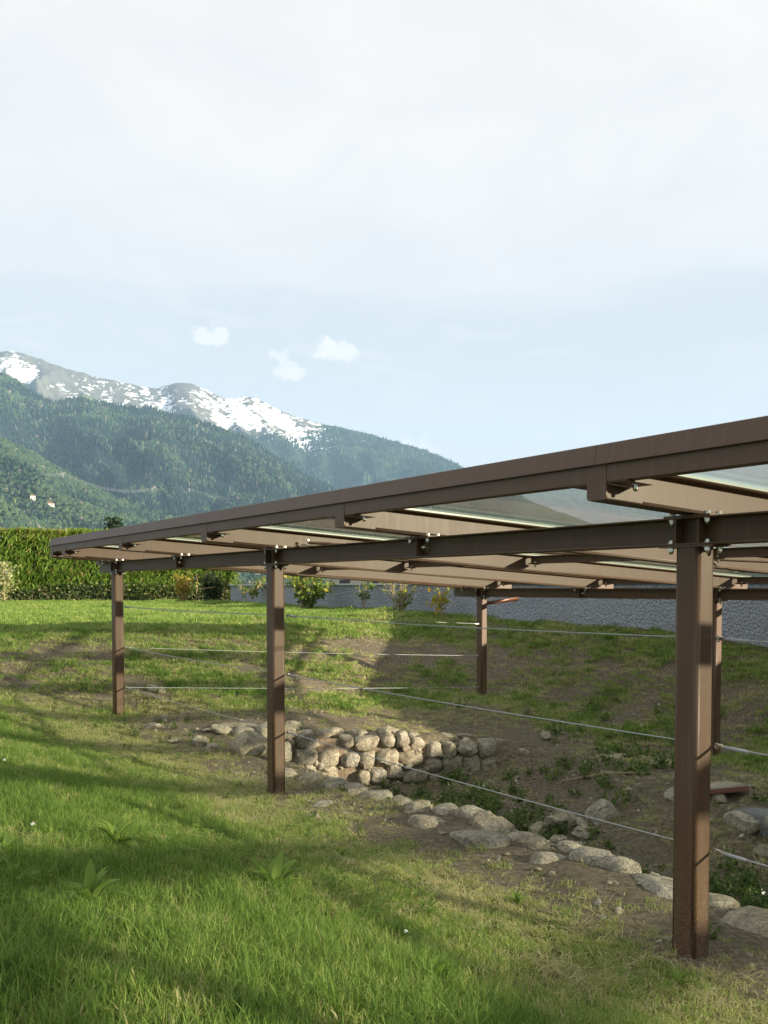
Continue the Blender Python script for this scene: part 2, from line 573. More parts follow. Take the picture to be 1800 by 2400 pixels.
# ------------------------------------------------------------------ mesh helpers
class MB:
    def __init__(self):
        self.v, self.f, self.s = [], [], []

    def add(self, verts, faces, smooth=False):
        o = len(self.v)
        self.v.extend([tuple(p) for p in verts])
        for f in faces:
            self.f.append(tuple(i + o for i in f))
            self.s.append(smooth)

    def box(self, x0, x1, y0, y1, z0, z1):
        v = [(x, y, z) for z in (z0, z1) for y in (y0, y1) for x in (x0, x1)]
        self.add(v, [(0, 2, 3, 1), (4, 5, 7, 6), (0, 1, 5, 4), (2, 6, 7, 3), (0, 4, 6, 2), (1, 3, 7, 5)])

    def prism(self, prof, y0, y1, axis='y', smooth=False, zfun=None):
        """closed profile [(p,q)] swept straight; axis y: (x,z) profile; axis x: (y,z) profile; z: (x,y)"""
        n = len(prof)
        V = []
        for t in (y0, y1):
            for (p, q) in prof:
                if axis == 'y':
                    V.append((p, t, q))
                elif axis == 'x':
                    V.append((t, p, q))
                else:
                    V.append((p, q, t))
        F = [tuple(range(n)), tuple(range(2 * n - 1, n - 1, -1))]
        o = len(self.v)
        self.add(V, F)
        for i in range(n):
            j = (i + 1) % n
            self.f.append((o + i, o + n + i, o + n + j, o + j))
            ed = math.hypot(prof[j][0] - prof[i][0], prof[j][1] - prof[i][1])
            self.s.append(smooth and ed < 0.03)

    def tube(self, pts, r, sides=6, cap=True, smooth=True):
        pts = [Vector(p) for p in pts]
        n = len(pts)
        rs = r if isinstance(r, (list, tuple)) else [r] * n
        V, F = [], []
        for i, p in enumerate(pts):
            d = (pts[min(i + 1, n - 1)] - pts[max(i - 1, 0)])
            d = d.normalized() if d.length > 1e-9 else Vector((0, 0, 1))
            ref = Vector((0, 0, 1)) if abs(d.z) < 0.9 else Vector((1, 0, 0))
            e1 = d.cross(ref).normalized()
            e2 = d.cross(e1)
            for k in range(sides):
                an = 2 * math.pi * k / sides
                V.append(p + (e1 * math.cos(an) + e2 * math.sin(an)) * rs[i])
        for i in range(n - 1):
            for k in range(sides):
                k2 = (k + 1) % sides
                F.append((i * sides + k, i * sides + k2, (i + 1) * sides + k2, (i + 1) * sides + k))
        self.add(V, F, smooth)
        if cap:
            self.add([V[k] for k in range(sides)], [tuple(range(sides - 1, -1, -1))])
            self.add([V[(n - 1) * sides + k] for k in range(sides)], [tuple(range(sides))])

    def mesh(self, name, material, tint=None):
        me = bpy.data.meshes.new(name)
        me.from_pydata(self.v, [], self.f)
        me.materials.append(material)
        me.polygons.foreach_set('use_smooth', self.s)
        if tint is not None:
            at = me.attributes.new('tint', 'FLOAT', 'POINT')
            at.data.foreach_set('value', np.asarray(tint, np.float32))
        bm = bmesh.new()
        bm.from_mesh(me)
        bmesh.ops.recalc_face_normals(bm, faces=bm.faces)
        bm.to_mesh(me)
        bm.free()
        me.update()
        return me

    def obj(self, name, material, parent=None, tint=None, **kw):
        return link(name, self.mesh(name, material, tint), parent, **kw)


def link(name, me, parent=None, loc=None, rot=None, scale=None, **props):
    o = bpy.data.objects.new(name, me)
    COL.objects.link(o)
    if parent is not None:
        o.parent = parent
    if loc is not None:
        o.location = loc
    if rot is not None:
        o.rotation_euler = rot
    if scale is not None:
        o.scale = scale if hasattr(scale, '__len__') else (scale,) * 3
    for k, v in props.items():
        o[k] = v
    return o


def root(name, label, cat, loc=(0, 0, 0), rz=0.0, group=None):
    o = bpy.data.objects.new(name, None)
    COL.objects.link(o)
    o.location = loc
    o.rotation_euler = (0, 0, rz)
    o['label'] = label
    o['category'] = cat
    if group:
        o['group'] = group
    return o


def np_mesh(name, V, F, material, tint=None, smooth=False):
    """fast mesh from arrays; F is (n,3) or (n,4)"""
    V = np.asarray(V, np.float32)
    F = np.asarray(F, np.int32)
    k = F.shape[1]
    me = bpy.data.meshes.new(name)
    me.vertices.add(len(V))
    me.vertices.foreach_set('co', V.ravel())
    me.loops.add(F.size)
    me.loops.foreach_set('vertex_index', F.ravel())
    me.polygons.add(len(F))
    me.polygons.foreach_set('loop_start', np.arange(0, F.size, k, dtype=np.int32))
    me.polygons.foreach_set('use_smooth', np.full(len(F), smooth))
    me.materials.append(material)
    if tint is not None:
        at = me.attributes.new('tint', 'FLOAT', 'POINT')
        at.data.foreach_set('value', np.asarray(tint, np.float32))
    me.update(calc_edges=True)
    me.validate()
    return me


# ------------------------------------------------------------------ the ground
def axis_coords(lo, hi, step, outer):
    xs = list(np.arange(lo, hi + step * 0.5, step))
    s, x = step, hi
    up = []
    while x < outer:
        s *= 1.22
        x += s
        up.append(min(x, outer))
    s, x = step, lo
    dn = []
    while x > -outer:
        s *= 1.22
        x -= s
        dn.append(max(x, -outer))
    return np.array(dn[::-1] + xs + up)


def bare_amount(x, y):
    """how little grows there, 0 lawn to 1 bare soil"""
    a, b = AB(x, y)
    t = 0.0 * a
    t = np.maximum(t, ss(b, -0.75, 0.15) * (1 - ss(b, 8.0, 9.2)) * (1 - ss(a, 10.6, 12.4)))
    t = np.maximum(t, 0.66 * ss(b, 6.5, 8.2) * (1 - ss(b, 10.4, 11)) * (1 - ss(a, 14, 18)))
    t = np.maximum(t, 0.62 * ss(a, 10.5, 12.5) * (1 - ss(a, 15.0, 16.5)) * ss(b, -3.5, -1.5))
    t = np.maximum(t, 0.36 * ss(b, -2.3, -0.9) * (1 - ss(b, 0, 1)))
    return t


def build_ground():
    xs = axis_coords(-9.0, 8.0, 0.10, 10500)
    ys = axis_coords(0.8, 25.0, 0.10, 10500)
    ys = np.concatenate([ys[ys <= 25.0], np.arange(25.2, 44.0, 0.2), 44.0 + 0.3 * 1.25 ** np.arange(48)])
    ys = np.append(ys[ys < 10500], 10500)
    # keep the middle distance fine enough for the lawn edge and the wall
    X, Y = np.meshgrid(xs, ys)
    Z = ground_z(X.ravel(), Y.ravel())
    V = np.stack([X.ravel(), Y.ravel(), Z], 1)
    nx, ny = len(xs), len(ys)
    i = np.arange(nx - 1)
    j = np.arange(ny - 1)
    I, J = np.meshgrid(i, j)
    q = (J * nx + I).ravel()
    F = np.stack([q, q + 1, q + nx + 1, q + nx], 1)
    me = np_mesh("ground", V, F, M['ground'], None, True)
    at = me.attributes.new('bare', 'FLOAT', 'POINT')
    at.data.foreach_set('value', bare_amount(X.ravel(), Y.ravel()).astype(np.float32))
    link("ground", me, kind='structure')


build_ground()


# ------------------------------------------------------------------ mountains
MOUNT_MATS = {}


def m_mountain(name, dark, light, rocky):
    m, t, p = mat(name)
    pos = world_pos(t)
    n = t.noise(pos, 0.004, 6, 0.6)
    n2 = t.noise(pos, 0.03, 4, 0.65)
    f = t.math('ADD', t.math('MULTIPLY', n, 0.6), t.math('MULTIPLY', n2, 0.4))
    c = t.ramp(f, [(0.36, dark), (0.62, light)])
    at = t.add('ShaderNodeAttribute')
    at.attribute_name = 'alpine'
    a2 = t.add('ShaderNodeAttribute')
    a2.attribute_name = 'snow'
    if rocky:
        rock = t.ramp(n2, [(0.3, (0.050, 0.050, 0.046)), (0.55, (0.11, 0.105, 0.09)), (0.75, (0.115, 0.125, 0.06))])
        c = t.mix(t.sstep(at.outputs['Fac'], 0.4, 0.6), c, rock)
        sn = t.noise(pos, 0.011, 8, 0.66, 1.6)
        # streaks that run down the gullies
        sf = t.math('ADD', a2.outputs['Fac'], t.math('MULTIPLY', t.math('SUBTRACT', sn, 0.5), 2.5))
        sf = t.math('ADD', sf, t.math('MULTIPLY', t.math('SUBTRACT', t.noise(pos, 0.028, 5, 0.65), 0.5), 1.7))
        c = t.mix(t.sstep(sf, 0.44, 0.60), c, (0.80, 0.83, 0.88))
    else:
        c = t.mix(t.sstep(at.outputs['Fac'], 0.45, 0.6), c, (0.17, 0.22, 0.06))
    t.link(c, p.inputs['Base Color'])
    p.inputs['Roughness'].default_value = 0.95
    p.inputs['Specular IOR Level'].default_value = 0.1
    return m


def px_line(pts):
    """crest line given as (direction, height) pairs -> arrays of azimuth tangent and elevation tangent"""
    a = np.array(pts, float)
    return a[:, 0], a[:, 1]


# crest lines: horizontal tangent, elevation tangent
def T(px, py):
    return ((px - 829.5) / 2054.6, (1269.8 - py) / 2054.6)


CREST_A = [(-1.6, .20), (-1.1, .24), (-0.7, .235), (-0.5, .22)] + [T(*p) for p in (
    (0, 770), (38, 763), (100, 782), (150, 803), (200, 814), (300, 836), (345, 843), (390, 829), (420, 834),
    (460, 852), (490, 864), (550, 861), (590, 884), (640, 905), (680, 913), (740, 926), (800, 942), (860, 957), (920, 976),
    (990, 1006), (1060, 1040), (1150, 1085), (1300, 1140))] + [(0.40, .035), (0.7, .03), (1.6, .03)]
CREST_B = [(-1.6, .13), (-1.1, .15), (-0.7, .17), (-0.5, .20)] + [T(*p) for p in (
    (0, 805), (40, 822), (80, 852), (130, 872), (185, 858), (215, 872), (260, 882), (330, 885), (400, 905),
    (470, 925), (540, 955), (600, 992), (660, 1030), (720, 1062), (800, 1096), (900, 1130), (1000, 1160))] + [(0.3, .03), (0.7, .02), (1.6, .02)]
CREST_C = [(-1.6, .14), (-1.1, .15), (-0.7, .16), (-0.5, .155)] + [T(*p) for p in (
    (0, 950), (60, 975), (110, 1005), (180, 1040), (240, 1075), (300, 1098), (380, 1118), (460, 1128), (560, 1136), (700, 1150), (900, 1170))] + [(0.3, .03), (0.7, .02), (1.6, .02)]


def mountain(name, crest, d_foot, d_crest, gul, seed, material, foot_z=-25, alpine=None, snow=None):
    ta = np.concatenate([np.linspace(-0.98, -0.46, 40), np.linspace(-0.45, 0.30, 330), np.linspace(0.32, 0.98, 40)])
    cx, ce = px_line(crest)
    el = np.interp(ta, cx, ce)
    el = el + (0.0016 * vnoise(ta, ta * 0, 160, seed) + 0.0022 * vnoise(ta, ta * 0, 60, seed + 1)) * np.clip(el * 8, 0, 1)
    tt = np.concatenate([np.linspace(0, 1, 120), np.linspace(1.03, 1.5, 8)])
    TA, TT = np.meshgrid(ta, tt)
    EL = np.broadcast_to(el, TA.shape)
    dfo = d_foot * (1 + 0.10 * np.sin(ta * 9 + seed))
    D = dfo + (d_crest - dfo) * TT
    hc = EL * d_crest
    # straight slopes cut by gullies and spurs
    arc = TA * d_crest
    g1 = np.abs(fbm(arc + 350 * fbm(TT * 3 + seed, TA * 4, 1.5, seed + 2, 2), TT * 500, 1 / 620.0, seed + 4, 3))
    g2 = np.abs(fbm(arc + 0.45 * hc * TT, TT * 900, 1 / 210.0, seed + 9, 3))
    shape = np.where(TT <= 1, TT ** 1.12, 1 - (TT - 1) * 1.3)
    env = np.clip(TT * 2.5, 0, 1) * np.clip((1 - TT) * 2.4, 0, 1)
    Z = foot_z + (hc - foot_z) * shape + env * hc * gul * ((0.30 - g1) * 0.9 + (0.22 - g2) * 0.45)
    # distances are measured along the view depth so that the crest keeps its skyline
    x = TA * D
    y = D
    V = np.stack([x.ravel(), y.ravel(), Z.ravel()], 1)
    nx = len(ta)
    I, J = np.meshgrid(np.arange(nx - 1), np.arange(len(tt) - 1))
    q = (J * nx + I).ravel()
    F = np.stack([q, q + 1, q + nx + 1, q + nx], 1)
    me = np_mesh(name, V, F, material, None, True)
    E = (Z / np.maximum(D, 1)).ravel()
    al = alpine(TA.ravel(), TT.ravel(), E) if alpine else np.zeros(E.shape)
    sn = snow(TA.ravel(), TT.ravel(), E) + (1.5 * (g1 - 0.20) + 1.3 * (g2 - 0.17)).ravel() if snow else np.zeros(E.shape)
    for nm, arr in (('alpine', al), ('snow', sn)):
        at = me.attributes.new(nm, 'FLOAT', 'POINT')
        at.data.foreach_set('value', arr.astype(np.float32))
    link(name, me, kind='structure')
    return TA, TT, V.reshape(len(tt), nx, 3), al.reshape(TA.shape)


def alp_A(ta, tt, e):
    # tree line a little under the skyline, lower where the bare bowls are
    line = np.interp(ta, [-1.6, -0.404, -0.30, -0.20, -0.10, -0.05, 0.0, 0.1], [.19, .196, .175, .166, .158, .170, .16, .2])
    return ss(e - line + 0.012 * vnoise(ta * 300, e * 900, 0.2, 9), -0.006, 0.006)


def snow_A(ta, tt, e):
    crest = np.interp(ta, *px_line(CREST_A))
    below = crest - e
    band = np.interp(ta, [-1.6, -0.42, -0.385, -0.37, -0.31, -0.26, -0.235, -0.15, -0.07, -0.045, -0.02, 0.02],
                     [.2, .22, .30, .16, .26, .38, .52, .62, .58, .36, .08, -.3])
    return band - 0.9 * ss(below, 0.026, 0.040) - 0.15 * ss(below, 0.010, 0.0)


def alp_B(ta, tt, e):
    d1 = ((ta + 0.285) / 0.035) ** 2 + ((e - 0.199) / 0.0065) ** 2
    return 0.9 * (d1 < 1)


def alp_C(ta, tt, e):
    d1 = ((ta + 0.372) / 0.028) ** 2 + ((e - 0.0893) / 0.0030) ** 2
    return 0.9 * (d1 < 1)


HA = mountain("snowy_mountain", CREST_A, 4300, 6800, 0.42, 3, m_mountain("alpine_rock_and_snow", (0.020, 0.040, 0.018), (0.050, 0.080, 0.030), True), alpine=alp_A, snow=snow_A)
HB = mountain("wooded_mountain", CREST_B, 2400, 4300, 0.5, 17, m_mountain("forest_floor_upper", (0.020, 0.040, 0.016), (0.055, 0.085, 0.030), False), alpine=alp_B)
HC = mountain("wooded_foothill", CREST_C, 1350, 2700, 0.50, 29, m_mountain("forest_floor_lower", (0.030, 0.055, 0.018), (0.075, 0.11, 0.032), False), alpine=alp_C)


def forest(name, H, n, ta_rng, t_rng, hgt, wid, conif, material, label, seed):
    """the far woods: one joined mass of small crowns"""
    rng = np.random.default_rng(seed)
    TA, TT, V, AL = H
    ta = TA[0]
    tt = TT[:, 0]
    lo, hi = np.searchsorted(ta, ta_rng[0]), np.searchsorted(ta, ta_rng[1]) - 2
    tl, th = np.searchsorted(tt, t_rng[0]), np.searchsorted(tt, t_rng[1]) - 1
    # area-weighted choice of cells
    A_, B_, C_ = V[tl:th, lo:hi], V[tl:th, lo + 1:hi + 1], V[tl + 1:th + 1, lo:hi]
    ar = np.linalg.norm(np.cross(B_ - A_, C_ - A_), axis=2)
    ok = (AL[tl:th, lo:hi] < 0.4)
    pr = (ar * ok / A_[..., 1] ** 1.4).ravel()
    pr /= pr.sum()
    idx = rng.choice(pr.size, n, p=pr)
    jj, ii = np.unravel_index(idx, ar.shape)
    r1, r2 = rng.random(n)[:, None], rng.random(n)[:, None]
    P = A_[jj, ii] + (B_[jj, ii] - A_[jj, ii]) * r1 + (C_[jj, ii] - A_[jj, ii]) * r2
    patch = fbm(P[:, 0], P[:, 1] * 1.0 + P[:, 2], 1 / 130.0, seed, 3)
    isc = (rng.random(n) < np.clip(conif + 1.3 * patch, 0.02, 0.98))
    h = hgt * (0.65 + 0.7 * rng.random(n))
    w = wid * (0.75 + 0.5 * rng.random(n))
    h = np.where(isc, h, h * 0.62)
    w = np.where(isc, w, w * 1.7)
    k = 5
    an = 2 * np.pi * (np.arange(k) / k)[None, :] + rng.random(n)[:, None] * 6
    low = np.where(isc, 0.05, 0.35)[:, None]
    ring = np.stack([P[:, 0:1] + w[:, None] * 0.5 * np.cos(an), P[:, 1:2] + w[:, None] * 0.5 * np.sin(an), P[:, 2:3] + h[:, None] * low + 0 * an], 2)
    up = np.where(isc, 0.05, 0.78)[:, None]
    r2w = np.where(isc, 0.5, 0.36)[:, None]
    ring2 = np.stack([P[:, 0:1] + w[:, None] * r2w * np.cos(an + .6), P[:, 1:2] + w[:, None] * r2w * np.sin(an + .6), P[:, 2:3] + h[:, None] * (up + 0.02) + 0 * an], 2)
    top = P.copy()
    top[:, 2] += h
    VV = np.concatenate([ring, ring2, top[:, None, :]], 1).reshape(-1, 3)
    base = np.arange(n)[:, None] * (2 * k + 1)
    F = []
    for q in range(k):
        q2 = (q + 1) % k
        F.append(np.concatenate([base + q, base + q2, base + k + q2], 1))
        F.append(np.concatenate([base + q, base + k + q2, base + k + q], 1))
        F.append(np.concatenate([base + k + q, base + k + q2, base + 2 * k], 1))
    F = np.concatenate(F, 0)
    tint = np.where(isc, 0.10 + 0.30 * rng.random(n), 0.45 + 0.5 * rng.random(n))
    dead = rng.random(n) < 0.02
    tint = np.where(dead, 1.25, tint)
    me = np_mesh(name, VV, F, material, np.repeat(tint, 2 * k + 1), False)
    link(name, me, kind='stuff', label=label, category='forest')


def m_forest(name, stops):
    m, t, p = mat(name)
    at = t.add('ShaderNodeAttribute')
    at.attribute_name = 'tint'
    t.link(t.ramp(t.math('MULTIPLY', at.outputs['Fac'], 0.8), stops), p.inputs['Base Color'])
    p.inputs['Roughness'].default_value = 0.95
    p.inputs['Specular IOR Level'].default_value = 0.05
    return m


fm = m_forest("far_tree_crowns", [(0.0, (0.010, 0.026, 0.024)), (0.30, (0.019, 0.038, 0.031)), (0.42, (0.038, 0.068, 0.038)), (0.78, (0.074, 0.112, 0.048)), (0.95, (0.19, 0.16, 0.13))])  # conifer tones pushed towards blue, standing in for distance haze
forest("forest", HA, 16000, (-0.46, 0.14), (0.35, 0.99), 26, 9, 0.95, fm, "bluish conifer forest on the farthest slope below the snow line", 5)
forest("forest", HB, 46000, (-0.47, 0.12), (0.12, 1.0), 24, 8.5, 0.62, fm, "dark mixed forest covering the middle mountain slope", 6)
forest("forest", HC, 30000, (-0.48, 0.10), (0.05, 1.0), 17, 8.0, 0.16, fm, "lighter green broadleaf forest on the low foothill", 7)

# ------------------------------------------------------------------ the air
def build_haze():
    mb = MB()
    mb.box(-10600, 10600, -10600, 10700, -60, 1720)
    m = bpy.data.materials.new("haze_air")
    m.use_nodes = True
    t = NT(m.node_tree)
    t.n.clear()
    out = t.add('ShaderNodeOutputMaterial')
    pv = t.add('ShaderNodeVolumePrincipled')
    pv.inputs['Color'].default_value = (0.42, 0.68, 1.0, 1)
    pv.inputs['Density'].default_value = 0.000068
    pv.inputs['Anisotropy'].default_value = 0.0
    t.link(pv.outputs[0], out.inputs['Volume'])
    o = mb.obj("haze", m, kind='stuff')
    return o


HAZE = build_haze()

# ------------------------------------------------------------------ the canopy
ZR = -2.33
HB_ = 0.171                       # beam height
ZB = 0.2614                       # underside of the front beam
ZT = ZB + HB_                     # top of the front beam
BAY = SPAN / 2
FR = -0.8357                      # front end of the joists
BK = ROW + 0.80                   # back end of the joists
JH = 0.205
CAN = root("glass_canopy", "long brown steel canopy with a glass roof standing over the excavated stone ruins", "canopy", (PX, PY, ZR), PHI)


def fin(mb):
    """canopy pieces are written with eye-level heights; store them above the foot of the canopy"""
    mb.v = [(x, y, z - ZR) for (x, y, z) in mb.v]
    return mb


def cpart(mb, name, m, parent):
    return fin(mb).obj(name, m, parent)


def i_prof(h, b, tf, tw, r=0.012, n=3):
    """I-section outline with root fillets, base at z=0"""
    P = [(-b / 2, 0), (b / 2, 0), (b / 2, tf)]
    r = min(r, h / 3)
    for k in range(n + 1):
        an = -math.pi / 2 - (math.pi / 2) * k / n
        P.append((tw / 2 + r + r * math.cos(an) * 1.0, tf + r + r * math.sin(an)))
    for k in range(n + 1):
        an = math.pi - (math.pi / 2) * k / n
        P.append((tw / 2 + r + r * math.cos(an), h - tf - r + r * math.sin(an)))
    P += [(b / 2, h - tf), (b / 2, h), (-b / 2, h), (-b / 2, h - tf)]
    for k in range(n + 1):
        an = math.pi / 2 - (math.pi / 2) * k / n
        P.append((-tw / 2 - r + r * math.cos(an), h - tf - r + r * math.sin(an)))
    for k in range(n + 1):
        an = -(math.pi / 2) * k / n
        P.append((-tw / 2 - r + r * math.cos(an), tf + r + r * math.sin(an)))
    P.append((-b / 2, tf))
    return P


def rrect(w, d, r, n=4):
    P = []
    for (cx, cy, a0) in ((w / 2 - r, d / 2 - r, 0), (-w / 2 + r, d / 2 - r, 90), (-w / 2 + r, -d / 2 + r, 180), (w / 2 - r, -d / 2 + r, 270)):
        for k in range(n + 1):
            an = math.radians(a0 + 90 * k / n)
            P.append((cx + r * math.cos(an), cy + r * math.sin(an)))
    return P


def bolt_mesh(name, dome=True, s=1.0):
    """washer, hexagon and (for the nut side) a domed cap, pointing down from z=0"""
    mb = MB()
    def ring(r, z, n, ph=0):
        return [(r * math.cos(2 * math.pi * k / n + ph), r * math.sin(2 * math.pi * k / n + ph), z) for k in range(n)]
    mb.prism([(x, y) for x, y, z in ring(0.023 * s, 0, 12)], 0, -0.004 * s, 'z')
    mb.prism([(x, y) for x, y, z in ring(0.0175 * s, 0, 6, 0.3)], -0.004 * s, -0.020 * s, 'z')
    if dome:
        n = 10
        rows = [ring(0.0155 * s * math.cos(t), -0.020 * s - 0.006 * s - 0.0155 * s * math.sin(t), n) for t in (0, 0.5, 1.0, 1.35)]
        rows.insert(0, ring(0.0155 * s, -0.020 * s, n))
        V = [p for r_ in rows for p in r_]
        F = []
        for i in range(len(rows) - 1):
            for k in range(n):
                F.append((i * n + k, i * n + (k + 1) % n, (i + 1) * n + (k + 1) % n, (i + 1) * n + k))
        F.append(tuple(range((len(rows) - 1) * n, len(rows) * n)))
        mb.add(V, F, True)
    return mb.mesh(name, M['zinc'])


NUT = bolt_mesh("dome_nut", True)
HEAD = bolt_mesh("bolt_head", False)
BIGNUT = bolt_mesh("large_dome_nut", True, 1.5)


def nut(parent, b, a, z, name="dome_nut"):
    return link(name, NUT, parent, (b, a, z - ZR))


def head(parent, b, a, z):
    return link("bolt_head", HEAD, parent, (b, a, z - ZR), (math.pi, 0, 0.4))


PA, PB = 0.1791, 0.1532           # post section along the beam, across it
POSTS = []
for row, b0 in ((0, 0.0), (1, ROW)):
    zbot = ZB - b0 * TILT
    for k in (-2, -1, 0, 1, 2):
        a0 = k * SPAN
        p = W(a0, b0)
        zg = gz(p.x, p.y) - 0.25
        mb = MB()
        mb.prism([(b0 + q[1], a0 + q[0]) for q in rrect(PA, PB, 0.026, 5)], zg, zbot - 0.0135, 'z', True)
        # rounded sides shade smoothly only at the corners
        post = cpart(mb, "post", M['steel'], CAN)
        POSTS.append((row, k, post))
        pl_ = MB()
        pl_.box(b0 - 0.092, b0 + 0.092, a0 - 0.205, a0 + 0.205, zbot - 0.0135, zbot - 0.0005)
        cpart(pl_, "cap_plate", M['steel'], post)
        for sa in (-1, 1):
            for sb in (-1, 1):
                nut(post, b0 + sb * 0.055, a0 + sa * 0.137, zbot - 0.0135)
                head(post, b0 + sb * 0.055, a0 + sa * 0.137, zbot + 0.0115)
A0, A1 = -2 * SPAN - 0.95, 2 * SPAN + 0.95
JOISTS = [(-4.26 * BAY)] + [k * BAY for k in range(-4, 5)] + [4.26 * BAY]
for row, b0 in ((0, 0.0), (1, ROW)):
    z0 = ZB - b0 * TILT
    mb = MB()
    mb.prism([(b0 + q[0], z0 + q[1]) for q in i_prof(HB_, 0.165, 0.011, 0.008, 0.012)], A0, A1, 'y', True)
    beam = cpart(mb, "beam", M['steel'], CAN)
    for k in range(-4, 5):
        aa = (k * BAY - 0.0855, k * BAY + 0.0855) if k % 2 == 0 else (k * BAY,)
        for a_ in aa:
            for sb in (-1, 1):
                st = MB()
                x0, x1 = sorted((b0 + sb * 0.005, b0 + sb * 0.0815))
                st.box(x0, x1, a_ - 0.006, a_ + 0.006, z0 + 0.0105, z0 + HB_ - 0.0105)
                cpart(st, "stiffener", M['steel'], beam)
        if k % 2 == 0:
            continue
        o = link("dome_nut", BIGNUT, beam, (b0 - 0.004, k * BAY - 0.062, z0 + 0.085 - ZR), (0, math.pi / 2, 0))


def roof_z(b, h=0.0):
    """height of a roof layer h above the underside of the joists, at b"""
    return ZT + 0.0125 - b * TILT + h


def shear(mb):
    mb.v = [(x, y, z - x * TILT) for (x, y, z) in mb.v]
    return mb


JZ = ZT + 0.0125                  # underside of joists above the front beam
for a0 in JOISTS:
    mb = MB()
    pr = [(a0 + q[0], JZ + q[1]) for q in i_prof(JH, 0.125, 0.011, 0.008, 0.022, 5)]
    mb.prism(pr, FR + 0.0005, BK, 'x', True)
    j = cpart(shear(mb), "joist", M['steel'], CAN)
    # plate closing the front end, lower corners rounded
    pl_ = MB()
    w, r = 0.150, 0.022
    prof = [(a0 - w / 2, JZ + JH + 0.01), (a0 - w / 2, JZ + r)]
    prof += [(a0 - w / 2 + r - r * math.cos(t), JZ + r - r * math.sin(t)) for t in (0.5, 1.0, 1.57)]
    prof += [(a0 + w / 2 - r + r * math.sin(t), JZ + r - r * math.cos(t)) for t in (0.0, 0.5, 1.0, 1.57)]
    prof += [(a0 + w / 2, JZ + JH + 0.01)]
    pl_.prism(prof, FR - 0.0125, FR, 'x')
    cpart(shear(pl_), "end_plate", M['steel'], j)
    for sa in (-1, 1):
        d = MB()
        x0, x1 = sorted((a0 + sa * 0.0045, a0 + sa * 0.0600))
        d.box(FR + 0.001, FR + 0.30, x0, x1, JZ + 0.0115, JZ + 0.092)
        cpart(shear(d), "stiffening_block", M['steel'], j)
        br = MB()
        x0, x1 = sorted((a0 + sa * 0.0610, a0 + sa * 0.225))
        br.box(FR - 0.004, FR + 0.21, x0, x1, JZ + 0.0925, JZ + 0.0995)
        cpart(shear(br), "bracket", M['steel'], j)
        zz = JZ + 0.0925 - (FR + 0.13) * TILT
        nut(j, FR + 0.13, a0 + sa * 0.16, zz)
        for b0 in (3.75, 8.06):
            br = MB()
            br.box(b0 - 0.07, b0 + 0.07, *sorted((a0 + sa * 0.0610, a0 + sa * 0.215)), JZ + 0.0885, JZ + 0.0955)
            cpart(shear(br), "bracket", M['steel'], j)
            nut(j, b0, a0 + sa * 0.15, JZ + 0.0885 - b0 * TILT)
            head(j, b0, a0 + sa * 0.15, JZ + 0.105 - b0 * TILT)
    for b0 in (0.0, ROW):
        zf = ZT - b0 * TILT
        pd = MB()
        pd.box(b0 - 0.083, b0 + 0.083, a0 - 0.175, a0 + 0.175, zf + 0.0005, zf + 0.0120)
        cpart(pd, "seat_plate", M['steel'], j)
        for sa in (-1, 1):
            for sb in (-1, 1):
                head(j, b0 + sb * 0.052, a0 + sa * 0.132, zf + 0.0120)
                nut(j, b0 + sb * 0.052, a0 + sa * 0.132, zf - 0.0110)

# channels between the joists, glass, seals, front cap: one of each per bay
EDGE = [JOISTS[0]] + JOISTS[1:]
for i in range(len(EDGE) - 1):
    aL, aR = EDGE[i] + 0.0765, EDGE[i + 1] - 0.0765
    zc = JZ + 0.100
    mb = MB()
    t_ = 0.008
    hh = 0.118
    b0 = FR - 0.010
    prof = [(b0, zc), (b0 + 0.075, zc), (b0 + 0.075, zc + t_), (b0 + t_, zc + t_), (b0 + t_, zc + hh - t_), (b0 + 0.075, zc + hh - t_), (b0 + 0.075, zc + hh), (b0, zc + hh)]
    mb.prism(prof, aL, aR, 'y')
    cpart(shear(mb), "edge_channel", M['steel'], CAN)
    for b0 in (3.75, 8.06):
        mb = MB()
        mb.prism([(b0 + q[0], JZ + 0.0965 + q[1]) for q in i_prof(0.100, 0.07, 0.007, 0.006, 0.006, 2)], EDGE[i] + 0.066, EDGE[i + 1] - 0.066, 'y')
        cpart(shear(mb), "purlin", M['steel'], CAN)
    # folded metal cap along the front
    g = 0.0022
    l0, l1 = EDGE[i] + g, EDGE[i + 1] - g
    if i == 0:
        l0 -= 0.10
    if i == len(EDGE) - 2:
        l1 += 0.11
    zl = 0.6896 + FR * TILT
    zh = 0.8066 + FR * TILT
    fb = FR - 0.014
    prof = [(fb - 0.022, zl), (fb + 0.005, zl), (fb + 0.005, zl + 0.006), (fb - 0.010, zl + 0.006), (fb + 0.013, zh - 0.004), (fb + 0.16, zh - 0.010),
            (fb + 0.16, zh - 0.004), (fb + 0.012, zh + 0.002), (fb + 0.006, zh - 0.002), (fb - 0.018, zl + 0.008), (fb - 0.022, zl + 0.005)]
    mb = MB()
    mb.prism(prof, l0, l1, 'y')
    cpart(shear(mb), "front_cap", M['steel'], CAN)
    # glass on seals
    gz0 = JZ + JH + 0.0185
    gl = MB()
    gl.box(FR + 0.02, BK + 0.02, EDGE[i] + 0.012, EDGE[i + 1] - 0.012, gz0, gz0 + 0.020)
    pane = cpart(shear(gl), "glass_pane", M['glass'], CAN)
    for (s0, s1) in ((EDGE[i] + 0.014, EDGE[i] + 0.068), (EDGE[i + 1] - 0.068, EDGE[i + 1] - 0.014)):
        se = MB()
        se.box(FR + 0.02, BK, s0, s1, JZ + JH + 0.0015, gz0 - 0.0015)
        cpart(shear(se), "seal_strip", M['seal'], pane)

